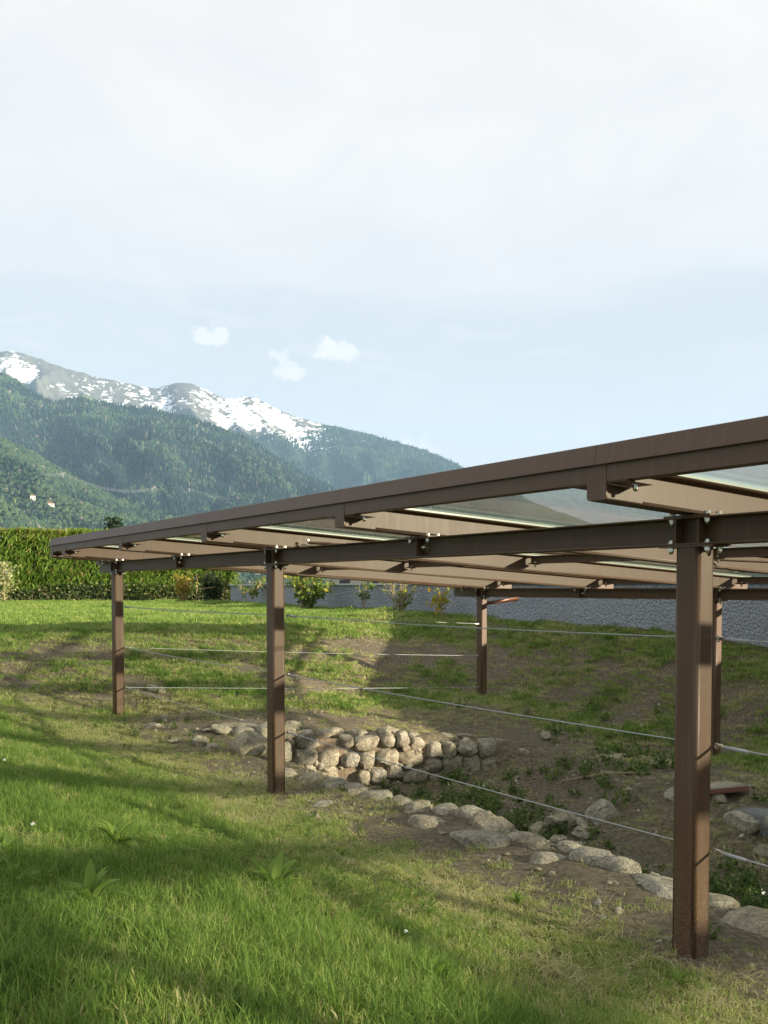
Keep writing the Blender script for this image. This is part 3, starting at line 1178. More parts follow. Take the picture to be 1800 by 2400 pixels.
# end flashing down the two open sides
for a_, sg in ((EDGE[-1], 1), (EDGE[0], -1)):
    mb = MB()
    x0, x1 = sorted((a_ + sg * 0.068, a_ + sg * 0.080))
    mb.box(FR + 0.15, BK, x0, x1, JZ + 0.15, JZ + JH + 0.055)
    cpart(shear(mb), "side_cap", M['steel'], CAN)

# tie rods under the glass
def rod(p, q):
    mb = MB()
    P = Vector((p[1], p[0], JZ + 0.085 - p[1] * TILT))
    Q = Vector((q[1], q[0], JZ + 0.085 - q[1] * TILT))
    mb.tube([P, Q], 0.011, 8)
    r_ = cpart(mb, "tie_rod", M['steel'], CAN)
    d = (Q - P).normalized()
    for e, s in ((P, 1), (Q, -1)):
        c = MB()
        c.tube([e + d * 0.02 * s, e + d * 0.26 * s], 0.018, 8)
        cpart(c, "rod_end", M['steel'], r_)
        pl_ = MB()
        pl_.prism([(e.x - 0.06, e.y - 0.06), (e.x + 0.06, e.y - 0.06), (e.x + 0.06, e.y + 0.06), (e.x - 0.06, e.y + 0.06)], e.z - 0.030, e.z - 0.020, 'z')
        cpart(pl_, "gusset_plate", M['steel'], r_)
        nut(r_, e.x, e.y, e.z - 0.030)
        head(r_, e.x, e.y, e.z + 0.019)
for (p, q) in (((2 * BAY - 0.12, 0.35), (0 * BAY + 0.12, 7.25)), ((0 * BAY + 0.12, 0.35), (2 * BAY - 0.12, 7.25))):
    # the rods cross at the middle purlin, one passing under the other
    rod(p, (0.5 * (p[0] + q[0]), 3.70) if False else q)

# gutter and downpipe along the low edge
mb = MB()
zg_ = ZT - BK * TILT + 0.06
gprof = []
for k in range(9):
    an = math.pi + math.pi * k / 8
    gprof.append((BK + 0.09 + 0.075 * math.cos(an), zg_ + 0.075 * math.sin(an)))
for k in range(9):
    an = 2 * math.pi - math.pi * k / 8
    gprof.append((BK + 0.09 + 0.070 * math.cos(an), zg_ + 0.070 * math.sin(an)))
mb.prism(gprof, A0 - 0.05, 4.26 * BAY + 0.1, 'y')
cpart(mb, "gutter", M['copper'], CAN)
a1 = 2 * SPAN
pB1 = W(a1, ROW)
mb = MB()
zt_ = zg_ - 0.07
mb.tube([(BK + 0.09, a1 - 0.17, zt_), (BK + 0.09, a1 - 0.17, zt_ - 0.10), (BK + 0.05, a1 - 0.15, zt_ - 0.16), (ROW + 0.16, a1 + 0.02, zt_ - 0.24),
         (ROW + 0.125, a1 + 0.055, zt_ - 0.29), (ROW + 0.125, a1 + 0.06, zt_ - 0.36), (ROW + 0.125, a1 + 0.06, gz(pB1.x, pB1.y) + 0.05)], 0.042, 12)
dp = cpart(mb, "downpipe", M['copper'], CAN)
mb = MB()
mb.tube([(ROW + 0.125, a1 + 0.06, gz(pB1.x, pB1.y) + 0.30), (ROW + 0.125, a1 + 0.06, gz(pB1.x, pB1.y) + 0.52)], 0.052, 12)
cpart(mb, "pipe_collar", M['steel'], dp)

# wire ropes
CZ = (-0.3132, -0.9748, -1.6284)
CB = PB / 2 + 0.016


def eye(parent, p):
    mb = MB()
    ring = [(p.x, p.y + 0.016 * math.cos(2 * math.pi * k / 10), p.z + 0.016 * math.sin(2 * math.pi * k / 10)) for k in range(11)]
    mb.tube(ring, 0.0045, 5, False)
    mb.tube([(p.x - 0.02, p.y, p.z), (p.x, p.y, p.z)], 0.007, 6)
    cpart(mb, "eye_bolt", M['zinc'], parent)


for z in CZ:
    for k in (1, 0, -1, -2):
        aL, aR = k * SPAN + SPAN - PA / 2 - 0.03, k * SPAN + PA / 2 + 0.01
        P, Q = Vector((CB, aL, z)), Vector((CB, aR, z))
        pts = [P.lerp(Q, i / 10) - Vector((0, 0, 0.018 * math.sin(math.pi * i / 10))) for i in range(11)]
        mb = MB()
        mb.tube(pts, 0.0046, 6)
        c = cpart(mb, "wire_rope", M['cable'], CAN)
        eye(c, P + Vector((0, 0.012, 0)))
        mb = MB()
        mb.tube([P + Vector((0, -0.03, 0)), P + Vector((0, -0.05, 0)), P + Vector((0, -0.20, -0.004)), P + Vector((0, -0.21, -0.004))], [0.006, 0.011, 0.011, 0.006], 8)
        cpart(mb, "turnbuckle", M['cable'], c)
        mb = MB()
        mb.tube([P + Vector((0, 0.001, 0.004)), P + Vector((0, -0.028, 0.004))], 0.0125, 8)
        cpart(mb, "rope_clamp", M['zinc'], c)
    P = Vector((CB + 0.01, 2 * SPAN - PA / 2 - 0.03, z))
    Q = Vector((ROW - PB / 2 - 0.02, 2 * SPAN - 0.01, z - 0.4279))
    pts = [P.lerp(Q, i / 10) - Vector((0, 0, 0.02 * math.sin(math.pi * i / 10))) for i in range(11)]
    mb = MB()
    mb.tube(pts, 0.0046, 6)
    c = cpart(mb, "wire_rope", M['cable'], CAN)
    mb = MB()
    mb.tube([Q + Vector((-0.09, 0, 0)), Q + Vector((-0.01, 0, 0))], 0.013, 8)
    mb.tube([Q + Vector((-0.02, 0, 0)), Q + Vector((0.02, 0, 0))], 0.022, 8)
    cpart(mb, "eye_bolt", M['zinc'], c)
# each rope passes the post on its far side in a short sleeve

# ------------------------------------------------------------------ retaining wall and what stands behind it
def retaining_wall():
    r = root("retaining_wall", "long low rough grey concrete retaining wall behind the far bank", "wall", (PX, PY, 0), PHI)
    rng = np.random.default_rng(3)
    na, nz = 800, 14
    A_ = np.linspace(-30, 31.8, na)
    Zt = np.linspace(-1.3, 0.085, nz)
    AA, ZZ = np.meshgrid(A_, Zt)
    dep = 10.93 - 0.035 * np.abs(fbm(AA, ZZ, 5.0, 3, 3)) - 0.05 * np.clip(vnoise(AA, ZZ, 3.2, 8), 0, 1)
    V = np.stack([dep.ravel(), AA.ravel(), ZZ.ravel()], 1)
    I, J = np.meshgrid(np.arange(na - 1), np.arange(nz - 1))
    q = (J * na + I).ravel()
    F = np.stack([q, q + na, q + na + 1, q + 1], 1)
    face = link("wall_face", np_mesh("wall_face", V, F, M['concrete'], None, True), r)
    mb = MB()
    mb.box(10.935, 11.33, -30, 31.82, -1.3, 0.083)
    mb.obj("wall_body", M['concrete'], r)
    for k in range(16):
        mb = MB()
        a0 = -30 + k * 4.0
        mb.box(10.855, 11.36, a0 + 0.004, min(a0 + 3.996, 31.86), 0.086, 0.140)
        mb.obj("coping", M['coping'], r)


retaining_wall()


def far_house():
    p = W(34.0, 24.0)
    r = root("house", "cream rendered house seen in a sliver above the retaining wall", "house", (p.x, p.y, -1.9), PHI)
    mb = MB()
    mb.box(-4, 4, -6, 6, -0.3, 2.9)
    wl = mb.obj("wall", M['render'], r)
    for y in (-4.0, -1.3, 1.4, 4.1):
        for z in (1.2,):
            mb = MB()
            mb.box(-4.03, -3.98, y - 0.5, y + 0.5, z, z + 1.1)
            wn = mb.obj("window", M['dark'], r)
            mb = MB()
            mb.box(-4.07, -3.99, y - 0.58, y + 0.58, z - 0.08, z - 0.003)
            mb.obj("sill", M['coping'], wn)
    mb = MB()
    mb.prism([(-4.6, 2.903), (4.6, 2.903), (0, 4.5)], -6.6, 6.6, 'y')
    mb.obj("roof", M['rooftile'], r)


far_house()


# ------------------------------------------------------------------ foliage builders
def leaf_cloud(rng, centers, n, size, aspect=1.6, up=0.0, fold=True):
    """n small leaf faces at the given centres (n,3): diamond of two triangles, slightly folded"""
    c = np.asarray(centers, float)
    n = len(c)
    d = rng.normal(size=(n, 3))
    d[:, 2] += up * 2.0
    d /= np.linalg.norm(d, axis=1)[:, None]
    r = rng.normal(size=(n, 3))
    e = np.cross(d, r)
    e /= np.linalg.norm(e, axis=1)[:, None] + 1e-9
    nn = np.cross(d, e)
    s = size * (0.6 + 0.8 * rng.random(n))[:, None]
    L = s * aspect * 0.5
    Wd = s * 0.5
    p0 = c - d * L
    p1 = c + e * Wd + nn * s * 0.12
    p2 = c + d * L
    p3 = c - e * Wd + nn * s * 0.12
    V = np.stack([p0, p1, p2, p3], 1).reshape(-1, 3)
    b = np.arange(n)[:, None] * 4
    F = np.concatenate([b + np.array([[0, 1, 2]]), b + np.array([[0, 2, 3]])], 0)
    return V, F


def hedge():
    rng = np.random.default_rng(12)
    x0, x1, y0, y1 = -25.0, -6.9, 41.4, 42.9
    zt = 2.46
    r = root("hedge", "tall clipped thuja hedge closing the lawn at the back", "hedge", ((x0 + x1) / 2, 42.1, -0.65), 0.21)
    o = Vector(r.location)
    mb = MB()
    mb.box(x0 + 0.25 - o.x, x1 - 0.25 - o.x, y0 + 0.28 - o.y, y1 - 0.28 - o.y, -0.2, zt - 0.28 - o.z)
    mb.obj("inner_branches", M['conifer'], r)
    # upright sprays over the front and the top
    n1, n2 = 26000, 7000
    fx = x0 + (x1 - x0) * rng.random(n1)
    fz = -0.55 + (zt + 0.5) * rng.random(n1) ** 0.95
    bul = 0.16 * fbm(fx, fz * 0.6, 0.9, 4, 3)
    fy = y0 + 0.10 + bul + 0.16 * rng.random(n1)
    bare = fbm(fx, fz, 0.55, 14, 2) - 0.20 - 0.45 * ss(fz, 0.9, -0.4) * (-1)
    keep = rng.random(n1) > np.clip(bare * 1.8, 0, 0.75)
    P = np.stack([fx, fy, fz], 1)[keep]
    tx = x0 + (x1 - x0) * rng.random(n2)
    P2 = np.stack([tx, y0 + (y1 - y0) * rng.random(n2), zt - 0.08 + 0.12 * rng.random(n2) + 0.06 * fbm(tx, tx * 0, 1.2, 3, 2)], 1)
    ed = rng.random(2500)
    P3 = np.stack([np.where(ed < 0.5, x0, x1) + 0.1 * rng.normal(size=2500), y0 + (y1 - y0) * rng.random(2500), -0.5 + (zt + 0.5) * rng.random(2500)], 1)
    P = np.concatenate([P, P2, P3])
    n = len(P)
    d = np.stack([0.55 + 0.5 * rng.normal(size=n), -0.35 + 0.35 * rng.normal(size=n), 0.9 + 0.35 * rng.normal(size=n)], 1)
    d /= np.linalg.norm(d, axis=1)[:, None]
    e = np.cross(d, rng.normal(size=(n, 3)))
    e /= np.linalg.norm(e, axis=1)[:, None]
    L = (0.10 + 0.13 * rng.random(n))[:, None]
    Wd = (0.022 + 0.028 * rng.random(n))[:, None]
    V = np.stack([P - d * L * 0.5 - e * Wd * 0.6, P - d * L * 0.5 + e * Wd * 0.6, P + d * L * 0.3 + e * Wd, P + d * L, P + d * L * 0.3 - e * Wd], 1)
    V = V.reshape(-1, 3) - np.array(o)
    b = np.arange(n)[:, None] * 5
    F = np.concatenate([b + np.array([[0, 1, 2]]), b + np.array([[0, 2, 4]]), b + np.array([[4, 2, 3]])], 0)
    low = ss(P[:, 2], 0.5, -0.5)
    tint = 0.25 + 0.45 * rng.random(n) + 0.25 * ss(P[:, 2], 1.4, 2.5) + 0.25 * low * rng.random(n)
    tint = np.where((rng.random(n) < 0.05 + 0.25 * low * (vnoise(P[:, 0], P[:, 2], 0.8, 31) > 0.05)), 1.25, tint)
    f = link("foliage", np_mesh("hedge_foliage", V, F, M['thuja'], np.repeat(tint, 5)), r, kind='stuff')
    for x in np.arange(x0 + 0.5, x1, 0.9):
        pass
    # ivy creeping along its foot
    n = 6000
    ix = x0 + (x1 - x0) * rng.random(n)
    iz = -0.62 + 0.55 * rng.random(n) ** 1.5 * (0.7 + 0.9 * (vnoise(ix, ix * 0, 0.5, 2) + 0.5))
    iy = y0 - 0.02 - 0.30 * rng.random(n)
    V, F = leaf_cloud(rng, np.stack([ix, iy, iz], 1) - np.array(o), n, 0.085, 1.2)
    link("ivy", np_mesh("ivy", V, F, M['ivy'], np.repeat(rng.random(n), 4)), None, o, (0, 0, 0.21), kind='stuff', label="dark ivy leaves creeping along the foot of the tall hedge", category="ivy")


hedge()


def tree(name, label, cat, p, h, crown_r, crown_lo, leaf, n, mt, mtr, seed, conical=False, group=None, squash=1.0):
    rng = np.random.default_rng(seed)
    r = root(name, label, cat, p, 0, group)
    mb = MB()
    top = h * (0.92 if conical else 0.62)
    bend = rng.normal(size=2) * 0.03 * h
    pts = [Vector((bend[0] * t * t, bend[1] * t * t, -0.3 + (top + 0.3) * t)) for t in np.linspace(0, 1, 6)]
    r0 = 0.022 * h + 0.02
    mb.tube(pts, [r0 * (1 - 0.85 * t) for t in np.linspace(0, 1, 6)], 8)
    tr = mb.obj("trunk", mtr, r)
    mb = MB()
    tips = []
    for k in range(9 if not conical else 14):
        t = 0.30 + 0.65 * rng.random()
        base = Vector((bend[0] * t * t, bend[1] * t * t, top * t))
        an = rng.random() * 6.28
        ln = crown_r * (0.55 + 0.4 * rng.random()) * ((1.05 - t) if conical else 1)
        tip = base + Vector((math.cos(an) * ln, math.sin(an) * ln, ln * (0.15 if conical else 0.75)))
        mid = base.lerp(tip, 0.5) + Vector((0, 0, 0.08 * ln))
        mb.tube([base, mid, tip], [r0 * 0.35, r0 * 0.22, r0 * 0.08], 5, False)
        tips.append(tip)
    mb.obj("limb", mtr, tr)
    # clumps spread through the crown volume
    nc = max(10, n // 90)
    C = []
    while len(C) < nc:
        q = rng.uniform(-1, 1, 3)
        if conical:
            zz = (q[2] + 1) / 2
            rad = (1 - zz) ** 0.9
            if q[0] ** 2 + q[1] ** 2 < 1 and rng.random() < rad + 0.15:
                C.append([q[0] * crown_r * rad, q[1] * crown_r * rad, crown_lo + (h - crown_lo) * zz])
        elif 0.25 < q @ q < 1:
            C.append([q[0] * crown_r, q[1] * crown_r, (crown_lo + h) / 2 + q[2] * (h - crown_lo) / 2])
    C = np.array(C)
    w = rng.random(nc) + 0.3
    idx = rng.choice(nc, n, p=w / w.sum())
    P = C[idx] + rng.normal(size=(n, 3)) * crown_r * np.array([0.17, 0.17, 0.15])
    V, F = leaf_cloud(rng, P, n, leaf, 1.7)
    tint = np.clip(0.15 + 0.55 * rng.random(n) + 0.3 * (rng.random(nc)[idx] - 0.5), 0, 1)
    link("crown", np_mesh("crown", V, F, mt, np.repeat(tint, 4)), r, kind='stuff')
    return r


tree("conifer", "dark conifer top rising above the hedge beside the canopy edge", "tree", (-17.1, 60.0, -0.9), 5.5, 1.5, 0.3, 0.16, 3500, M['conifer'], M['bark'], 41, True)
tree("garden_tree", "yellow green treetop above the hedge at its far left end", "tree", (-24.3, 58.0, -0.9), 4.75, 1.1, 0.8, 0.14, 2200, M['shrub'], M['bark'], 42)
tree("garden_tree", "dark low treetop above the hedge between the conifer and the yellow green one", "tree", (-21.6, 61.0, -0.9), 4.6, 1.9, 0.8, 0.16, 2600, M['weed'], M['bark'], 43)
# unseen hedge added right of view to keep the low sun off the excavation
def low_hedge():
    rg = np.random.default_rng(51)
    p = W(-12.6, 11.75)
    r = root("low_hedge", "low hedge added out of view on the terrace to shade the excavation", "hedge", (p.x, p.y, 0.05), PHI)
    mb = MB()
    mb.box(-0.22, 0.22, -9.3, 7.2, -0.1, 0.68)
    mb.obj("inner_branches", M['conifer'], r)
    n = 12000
    P = np.stack([rg.uniform(-0.36, 0.36, n), rg.uniform(-9.6, 7.6, n), rg.uniform(0.0, 0.88, n)], 1)
    P[:, 2] += 0.10 * vnoise(P[:, 1], P[:, 0], 1.3, 4)
    V, F = leaf_cloud(rg, P, n, 0.10, 1.6)
    link("foliage", np_mesh("foliage", V, F, M['weed'], np.repeat(rg.random(n), 4)), r, kind='stuff')


low_hedge()

def bush(name, label, cat, p, h, spread, stems, leaf, n, mt, seed, mstem=None, lean=(0, 0), leaf_lo=0.25, aspect=1.7, flowers=None, group=None):
    """multi-stemmed shrub: separate stems with leaves along them"""
    rng = np.random.default_rng(seed)
    r = root(name, label, cat, p, 0, group)
    pts_all = []
    for k in range(stems):
        an = rng.random() * 6.28
        sp = spread * (0.25 + 0.75 * rng.random())
        hh = h * (0.72 + 0.3 * rng.random())
        pts = []
        jit = rng.normal(size=(6, 2)) * 0.03 * h
        for i, t in enumerate(np.linspace(0, 1, 6)):
            pts.append(Vector((0.05 * math.cos(an) + math.cos(an) * sp * t ** 1.3 + lean[0] * t + jit[i][0] * (t > 0), 0.05 * math.sin(an) + math.sin(an) * sp * t ** 1.3 + lean[1] * t + jit[i][1] * (t > 0), -0.05 + (hh + 0.05) * t)))
        mb = MB()
        r0 = 0.006 + 0.0085 * h
        mb.tube(pts, [r0 * (1 - 0.7 * t) for t in np.linspace(0, 1, 6)], 5, False)
        for j in range(3):
            t = 0.35 + 0.5 * rng.random()
            i = int(t * 5)
            bp = pts[i].lerp(pts[i + 1], t * 5 - i)
            tp = bp + Vector((rng.normal() * 0.16 * h, rng.normal() * 0.16 * h, 0.20 * h * rng.random() + 0.03))
            mb.tube([bp, tp], [r0 * 0.45, r0 * 0.2], 4, False)
            pts_all += [bp.lerp(tp, s) for s in (0.3, 0.6, 1.0)]
        mb.obj("stem", mstem or M['twig'], r)
        for t in np.linspace(leaf_lo, 1, 12):
            i = min(4, int(t * 5))
            pts_all.append(pts[i].lerp(pts[i + 1], t * 5 - i))
    Q = np.array([tuple(q) for q in pts_all])
    C = Q[rng.integers(0, len(Q), n)] + rng.normal(size=(n, 3)) * leaf * 0.75
    C[:, 2] = np.maximum(C[:, 2], 0.03)
    V, F = leaf_cloud(rng, C, n, leaf, aspect)
    link("foliage", np_mesh("foliage", V, F, mt, np.repeat(0.15 + 0.7 * rng.random(n), 4)), r, kind='stuff')
    if flowers:
        C = Q[rng.integers(0, len(Q), flowers[0])] + rng.normal(size=(flowers[0], 3)) * 0.1
        V, F = leaf_cloud(rng, C, flowers[0], 0.05, 1.0)
        link("flower", np_mesh("flower", V, F, flowers[1], None), r, kind='stuff')
    return r


M['blue'] = m_plain("blue_petals", (0.25, 0.30, 0.62), 0.7)
bush("pale_shrub", "pale variegated bushy shrub at the lawn edge in front of the hedge", "shrub", (-15.9, 39.6, gz(-15.9, 39.6)), 1.75, 0.75, 14, 0.085, 1500, M['paleshrub'], 60, None, (0, 0), 0.1, 1.4, (40, M['blue']))


def wall_shrub(a, b, label, *args, **kw):
    p = gW(a, b)
    return bush("shrub", label, "shrub", p, *args, group=None, **kw)


wall_shrub(34.6, 10.0, "many stemmed shrub with yellow leaves in front of the hedge end", 1.35, 0.75, 9, 0.10, 330, M['yellowleaf'], 61)
wall_shrub(33.0, 10.1, "thin bare sapling beside the end of the retaining wall", 1.30, 0.12, 1, 0.06, 16, M['shrub'], 62)
wall_shrub(28.4, 10.2, "sparse leaning shrub with bare lower stems by the wall end", 1.20, 0.55, 6, 0.085, 170, M['shrub'], 63, leaf_lo=0.5)
wall_shrub(23.2, 9.75, "largest leafy green shrub standing before the concrete wall", 1.15, 0.85, 11, 0.095, 520, M['shrub'], 64)
wall_shrub(20.6, 10.3, "slender sapling with few green leaves against the wall", 1.0, 0.22, 4, 0.085, 70, M['shrub'], 65, leaf_lo=0.4)
wall_shrub(18.3, 10.1, "fan of bare tan stems with green leaves at its foot", 1.05, 0.62, 17, 0.07, 170, M['shrub'], 66, leaf_lo=0.05)
wall_shrub(16.6, 10.2, "small shrub with orange yellow leaves near the back corner post", 0.85, 0.42, 5, 0.095, 80, M['yellowleaf'], 67, leaf_lo=0.35)
p_ = gW(32.6, 12.0)
bush("laurel_bush", "dark green laurel bush between the hedge and the wall end", "bush", (-7.2, 39.9, gz(-7.2, 39.9)), 1.15, 0.75, 12, 0.12, 900, M['ivy'], 68, None, (0, 0), 0.05)
p_ = W(30.0, 13.2)
bush("garden_bush", "loose green bush growing behind the retaining wall near its end", "bush", (p_.x, p_.y, 0.0), 1.6, 1.5, 16, 0.11, 1500, M['shrub'], 69, None, (0, 0), 0.1)

# ------------------------------------------------------------------ stones
def stone_mesh(name, seed, sub=2, sq=(1, 1, 0.75), rough=0.16, boxy=0.35):
    rng = np.random.default_rng(seed)
    bm = bmesh.new()
    bmesh.ops.create_icosphere(bm, subdivisions=sub, radius=0.5)
    off = rng.random(3) * 50
    cuts = []
    for k in range(11):
        d = rng.normal(size=3)
        d /= np.linalg.norm(d)
        cuts.append((d, 0.30 + 0.12 * rng.random()))
    for v in bm.verts:
        c = np.array(v.co)
        n = c / (np.linalg.norm(c) + 1e-9)
        # flatten towards a few facets so that it reads as a broken field stone
        for d, lim in cuts:
            e = c @ d
            if e > lim:
                c = c - d * (e - lim) * min(1.0, 0.60 + boxy)
        s = 1 + rough * (float(vnoise(n[0] * 1.6 + off[0], n[1] * 1.6 + n[2] * 2.1 + off[1], 1.0, 3)) * 2
                         + float(vnoise(n[0] * 4 + off[2], n[1] * 4 + n[2] * 5, 1.0, 7))
                 + 0.5 * float(vnoise(n[0] * 9 + off[1], n[1] * 9 + n[2] * 11, 1.0, 9)))
        v.co = Vector(c * s * np.array(sq))
    for f in bm.faces:
        f.smooth = True
    me = bpy.data.meshes.new(name)
    bm.to_mesh(me)
    bm.free()
    me.materials.append(M['stone'])
    if boxy > 0.3:
        me.set_sharp_from_angle(angle=math.radians(24))
    return me


STONES = [stone_mesh("stone", 100 + i, 3, (1.15, 1.15, 1.0 + 0.2 * (i % 2)), 0.09 + 0.03 * (i % 3), 0.15 if i % 3 == 0 else 0.4) for i in range(18)]


def block_mesh(name, seed):
    """roughly squared wall stone: a rounded box with a few broken corners"""
    rng = np.random.default_rng(seed)
    bm = bmesh.new()
    bmesh.ops.create_icosphere(bm, subdivisions=3, radius=0.5)
    pw = rng.uniform(3.2, 6.0)
    off = rng.random(3) * 50
    sh = rng.uniform(-0.16, 0.16, 3)
    cuts = []
    for k in range(6):
        d = rng.normal(size=3)
        d /= np.linalg.norm(d)
        cuts.append((d, 0.46 + 0.10 * rng.random()))
    for v in bm.verts:
        n = np.array(v.co) * 2
        c = n / (np.abs(n) ** pw).sum() ** (1 / pw) * 0.5
        c[0] += sh[0] * c[2]
        c[2] += sh[1] * c[0] * c[0] * 2 + sh[2] * c[0] * 0.5
        for d, lim in cuts:
            e = c @ d
            if e > lim:
                c = c - d * (e - lim) * 0.95
        s = 1 + 0.10 * (float(vnoise(n[0] * 1.5 + off[0], n[1] * 1.5 + n[2] * 2.0 + off[1], 1.0, 3)) * 1.4
                        + 0.6 * float(vnoise(n[0] * 4 + off[2], n[1] * 4 + n[2] * 5, 1.0, 7)) + 0.4 * float(vnoise(n[0] * 10 + off[0], n[1] * 10 + n[2] * 9, 1.0, 9)))
        v.co = Vector(c * s)
    for f in bm.faces:
        f.smooth = True
    me = bpy.data.meshes.new(name)
    bm.to_mesh(me)
    bm.free()
    me.materials.append(M['stone'])
    me.set_sharp_from_angle(angle=math.radians(30))
    return me


BLOCKS = [block_mesh("stone", 400 + i) for i in range(14)]
ROUND = [stone_mesh("round_stone", 200 + i, 3, (1, 1, 0.9), 0.09, 0.0) for i in range(4)]
PEB = [stone_mesh("pebble", 300 + i, 1, (1, 1, 0.6), 0.2, 0.4) for i in range(4)]


def stone(parent, p, size, rot=None, name="stone", pool=None, **kw):
    me = (pool or STONES)[RNG.randrange(len(pool or STONES))]
    return link(name, me, parent, p, rot or (RNG.uniform(-0.3, 0.3), RNG.uniform(-0.3, 0.3), RNG.uniform(0, 6.28)), size, **kw)


def end_wall():
    """the far, slanting wall of the excavated foundation"""
    c = gW(8.75, 3.3)
    r = root("ruined_stone_wall", "ruined field stone wall at the far end of the excavated pit", "ruin", (c.x, c.y, -3.1), 0)
    o = Vector(r.location)

    def face(b, z, out=0.0):
        """point on the face of the wall; out is towards the camera"""
        a = 10.05 - 0.36 * b - 0.26 - out
        p = W(a, b)
        return Vector((p.x, p.y, z)) - o

    def top(b):
        return -2.14 - 0.085 * (b - 1.0) + 0.05 * math.sin(b * 4.1) - 0.14 * float(ss(b, 4.2, 6.0))

    def bot(b):
        return -3.22 + 0.30 * float(splus(b - 4.2, 0.3))
    # core of earth and mortar behind the stones
    bs = np.linspace(0.55, 6.3, 60)
    mb = MB()
    V, F = [], []
    rows = 9
    for i, b in enumerate(bs):
        tb = top(b) - 0.30 * (1 - float(ss(b, 0.8, 1.35)))
        for k in range(rows):
            z = bot(b) - 0.15 + (tb - 0.03 - bot(b) + 0.15) * k / (rows - 1)
            V.append(face(b, z, 0.035 + 0.10 * float(fbm(b, z, 3.5, 5, 3))))
        V.append(face(b, tb - 0.05, -0.55))
        V.append(face(b, bot(b) - 0.2, -0.60))
    m = rows + 2
    for i in range(len(bs) - 1):
        for k in range(m):
            k2 = (k + 1) % m
            F.append((i * m + k, (i + 1) * m + k, (i + 1) * m + k2, i * m + k2))
    F.append(tuple(range(m)))
    F.append(tuple(range((len(bs) - 1) * m, len(bs) * m)))
    mb.add(V, F, True)
    mb.obj("earth_core", M['mortar'], r)
    az = math.atan2(-UY, -UX)
    rng = random.Random(5)
    z = 0
    # courses of uneven stones
    for course in range(4):
        b = 1.0 + 0.1 * rng.random()
        while b < 6.1:
            wdt = rng.uniform(0.20, 0.42) if course < 3 else rng.uniform(0.24, 0.5)
            hh = rng.uniform(0.21, 0.30)
            bc = b + wdt / 2
            zc = top(bc) - 0.10 - course * 0.255 + rng.uniform(-0.04, 0.04)
            b += wdt * 0.93
            if zc < bot(bc) - 0.02:
                continue
            if rng.random() < (0.08 + 0.08 * course + 0.25 * float(ss(bc, 4.5, 6.0))):
                continue
            for q_ in range(1):
                bf, zf = bc + wdt * rng.uniform(-0.55, 0.55), zc + rng.choice((-1, 1)) * hh * rng.uniform(0.42, 0.55)
                if zf < top(bf) - 0.05:
                    sf = rng.uniform(0.07, 0.14)
                    stone(r, face(bf, zf, 0.06), (sf * 1.4, sf, sf), (rng.uniform(-0.4, 0.4), rng.uniform(-0.4, 0.4), rng.uniform(0, 6.28)))
            p = face(bc, zc, rng.uniform(-0.05, 0.03))
            stone(r, p, (wdt * 1.00, rng.uniform(0.26, 0.34), hh * 1.04), (rng.uniform(-0.12, 0.12), rng.uniform(-0.15, 0.15), az + math.pi / 2 - math.atan(0.36) + rng.choice((0, math.pi)) + rng.uniform(-0.15, 0.15)), pool=BLOCKS if rng.random() < 0.75 else STONES)
    # loose capping stones lying back on the top of the wall
    for k in range(17):
        b = 0.9 + 5.1 * (k + 0.5 * rng.random()) / 17
        p = face(b, top(b) + 0.01, -rng.uniform(0.12, 0.5))
        stone(r, p, (rng.uniform(0.22, 0.42), rng.uniform(0.2, 0.34), rng.uniform(0.12, 0.2)))
    return r


end_wall()


def near_wall():
    """the top course of the foundation wall along the near edge of the pit"""
    c = gW(3.2, 0.75)
    r = root("foundation_wall", "line of half buried foundation stones along the near edge of the pit", "ruin", (c.x, c.y, c.z), 0)
    o = Vector(r.location)
    lst = [(6.75, .62, .30, .20), (6.35, .78, .34, .16), (6.0, .85, .40, .16), (5.55, .90, .28, .18), (5.05, .86, .34, .22), (4.65, .95, .24, .16),
           (4.15, .86, .34, .26), (3.78, .92, .26, .16), (3.62, .55, .38, .16), (3.40, .95, .26, .18), (3.02, .88, .40, .30), (2.75, .52, .46, .18), (2.62, .92, .28, .2),
           (2.32, .86, .26, .2), (2.05, .96, .22, .16), (1.98, .62, .28, .15), (1.72, .90, .30, .24), (1.48, .92, .24, .30), (1.02, .86, .46, .30), (.55, .95, .30, .2),
           (.12, .80, .46, .26), (-.30, .9, .36, .26), (-.75, .85, .42, .28), (-1.3, .9, .4, .26), (-1.8, .85, .36, .26),
           (4.9, 1.10, .3, .28), (4.4, 1.14, .32, .3), (3.9, 1.12, .3, .28), (3.3, 1.15, .34, .3), (2.8, 1.14, .3, .3), (2.2, 1.15, .32, .3), (1.7, 1.16, .3, .3), (1.2, 1.18, .34, .3), (.6, 1.16, .3, .3), (0.0, 1.17, .34, .3), (-.6, 1.15, .34, .3)]
    for (a, b, w, h) in lst:
        p = gW(a, min(b, 0.98))
        z = p.z - 0.22 * h
        if b > 1.05:
            q = W(a, b)
            p = Vector((q.x, q.y, 0))
            z = gz(*W(a, 0.9).xy) - 0.20
        stone(r, Vector((p.x, p.y, z)) - o, (w * 1.25, w * 0.95, h * 1.1), (RNG.uniform(-0.15, 0.15), RNG.uniform(-0.15, 0.15), PHI + math.pi / 2 + RNG.uniform(-0.4, 0.4)), pool=BLOCKS if RNG.random() < 0.6 else STONES)
    return r


near_wall()


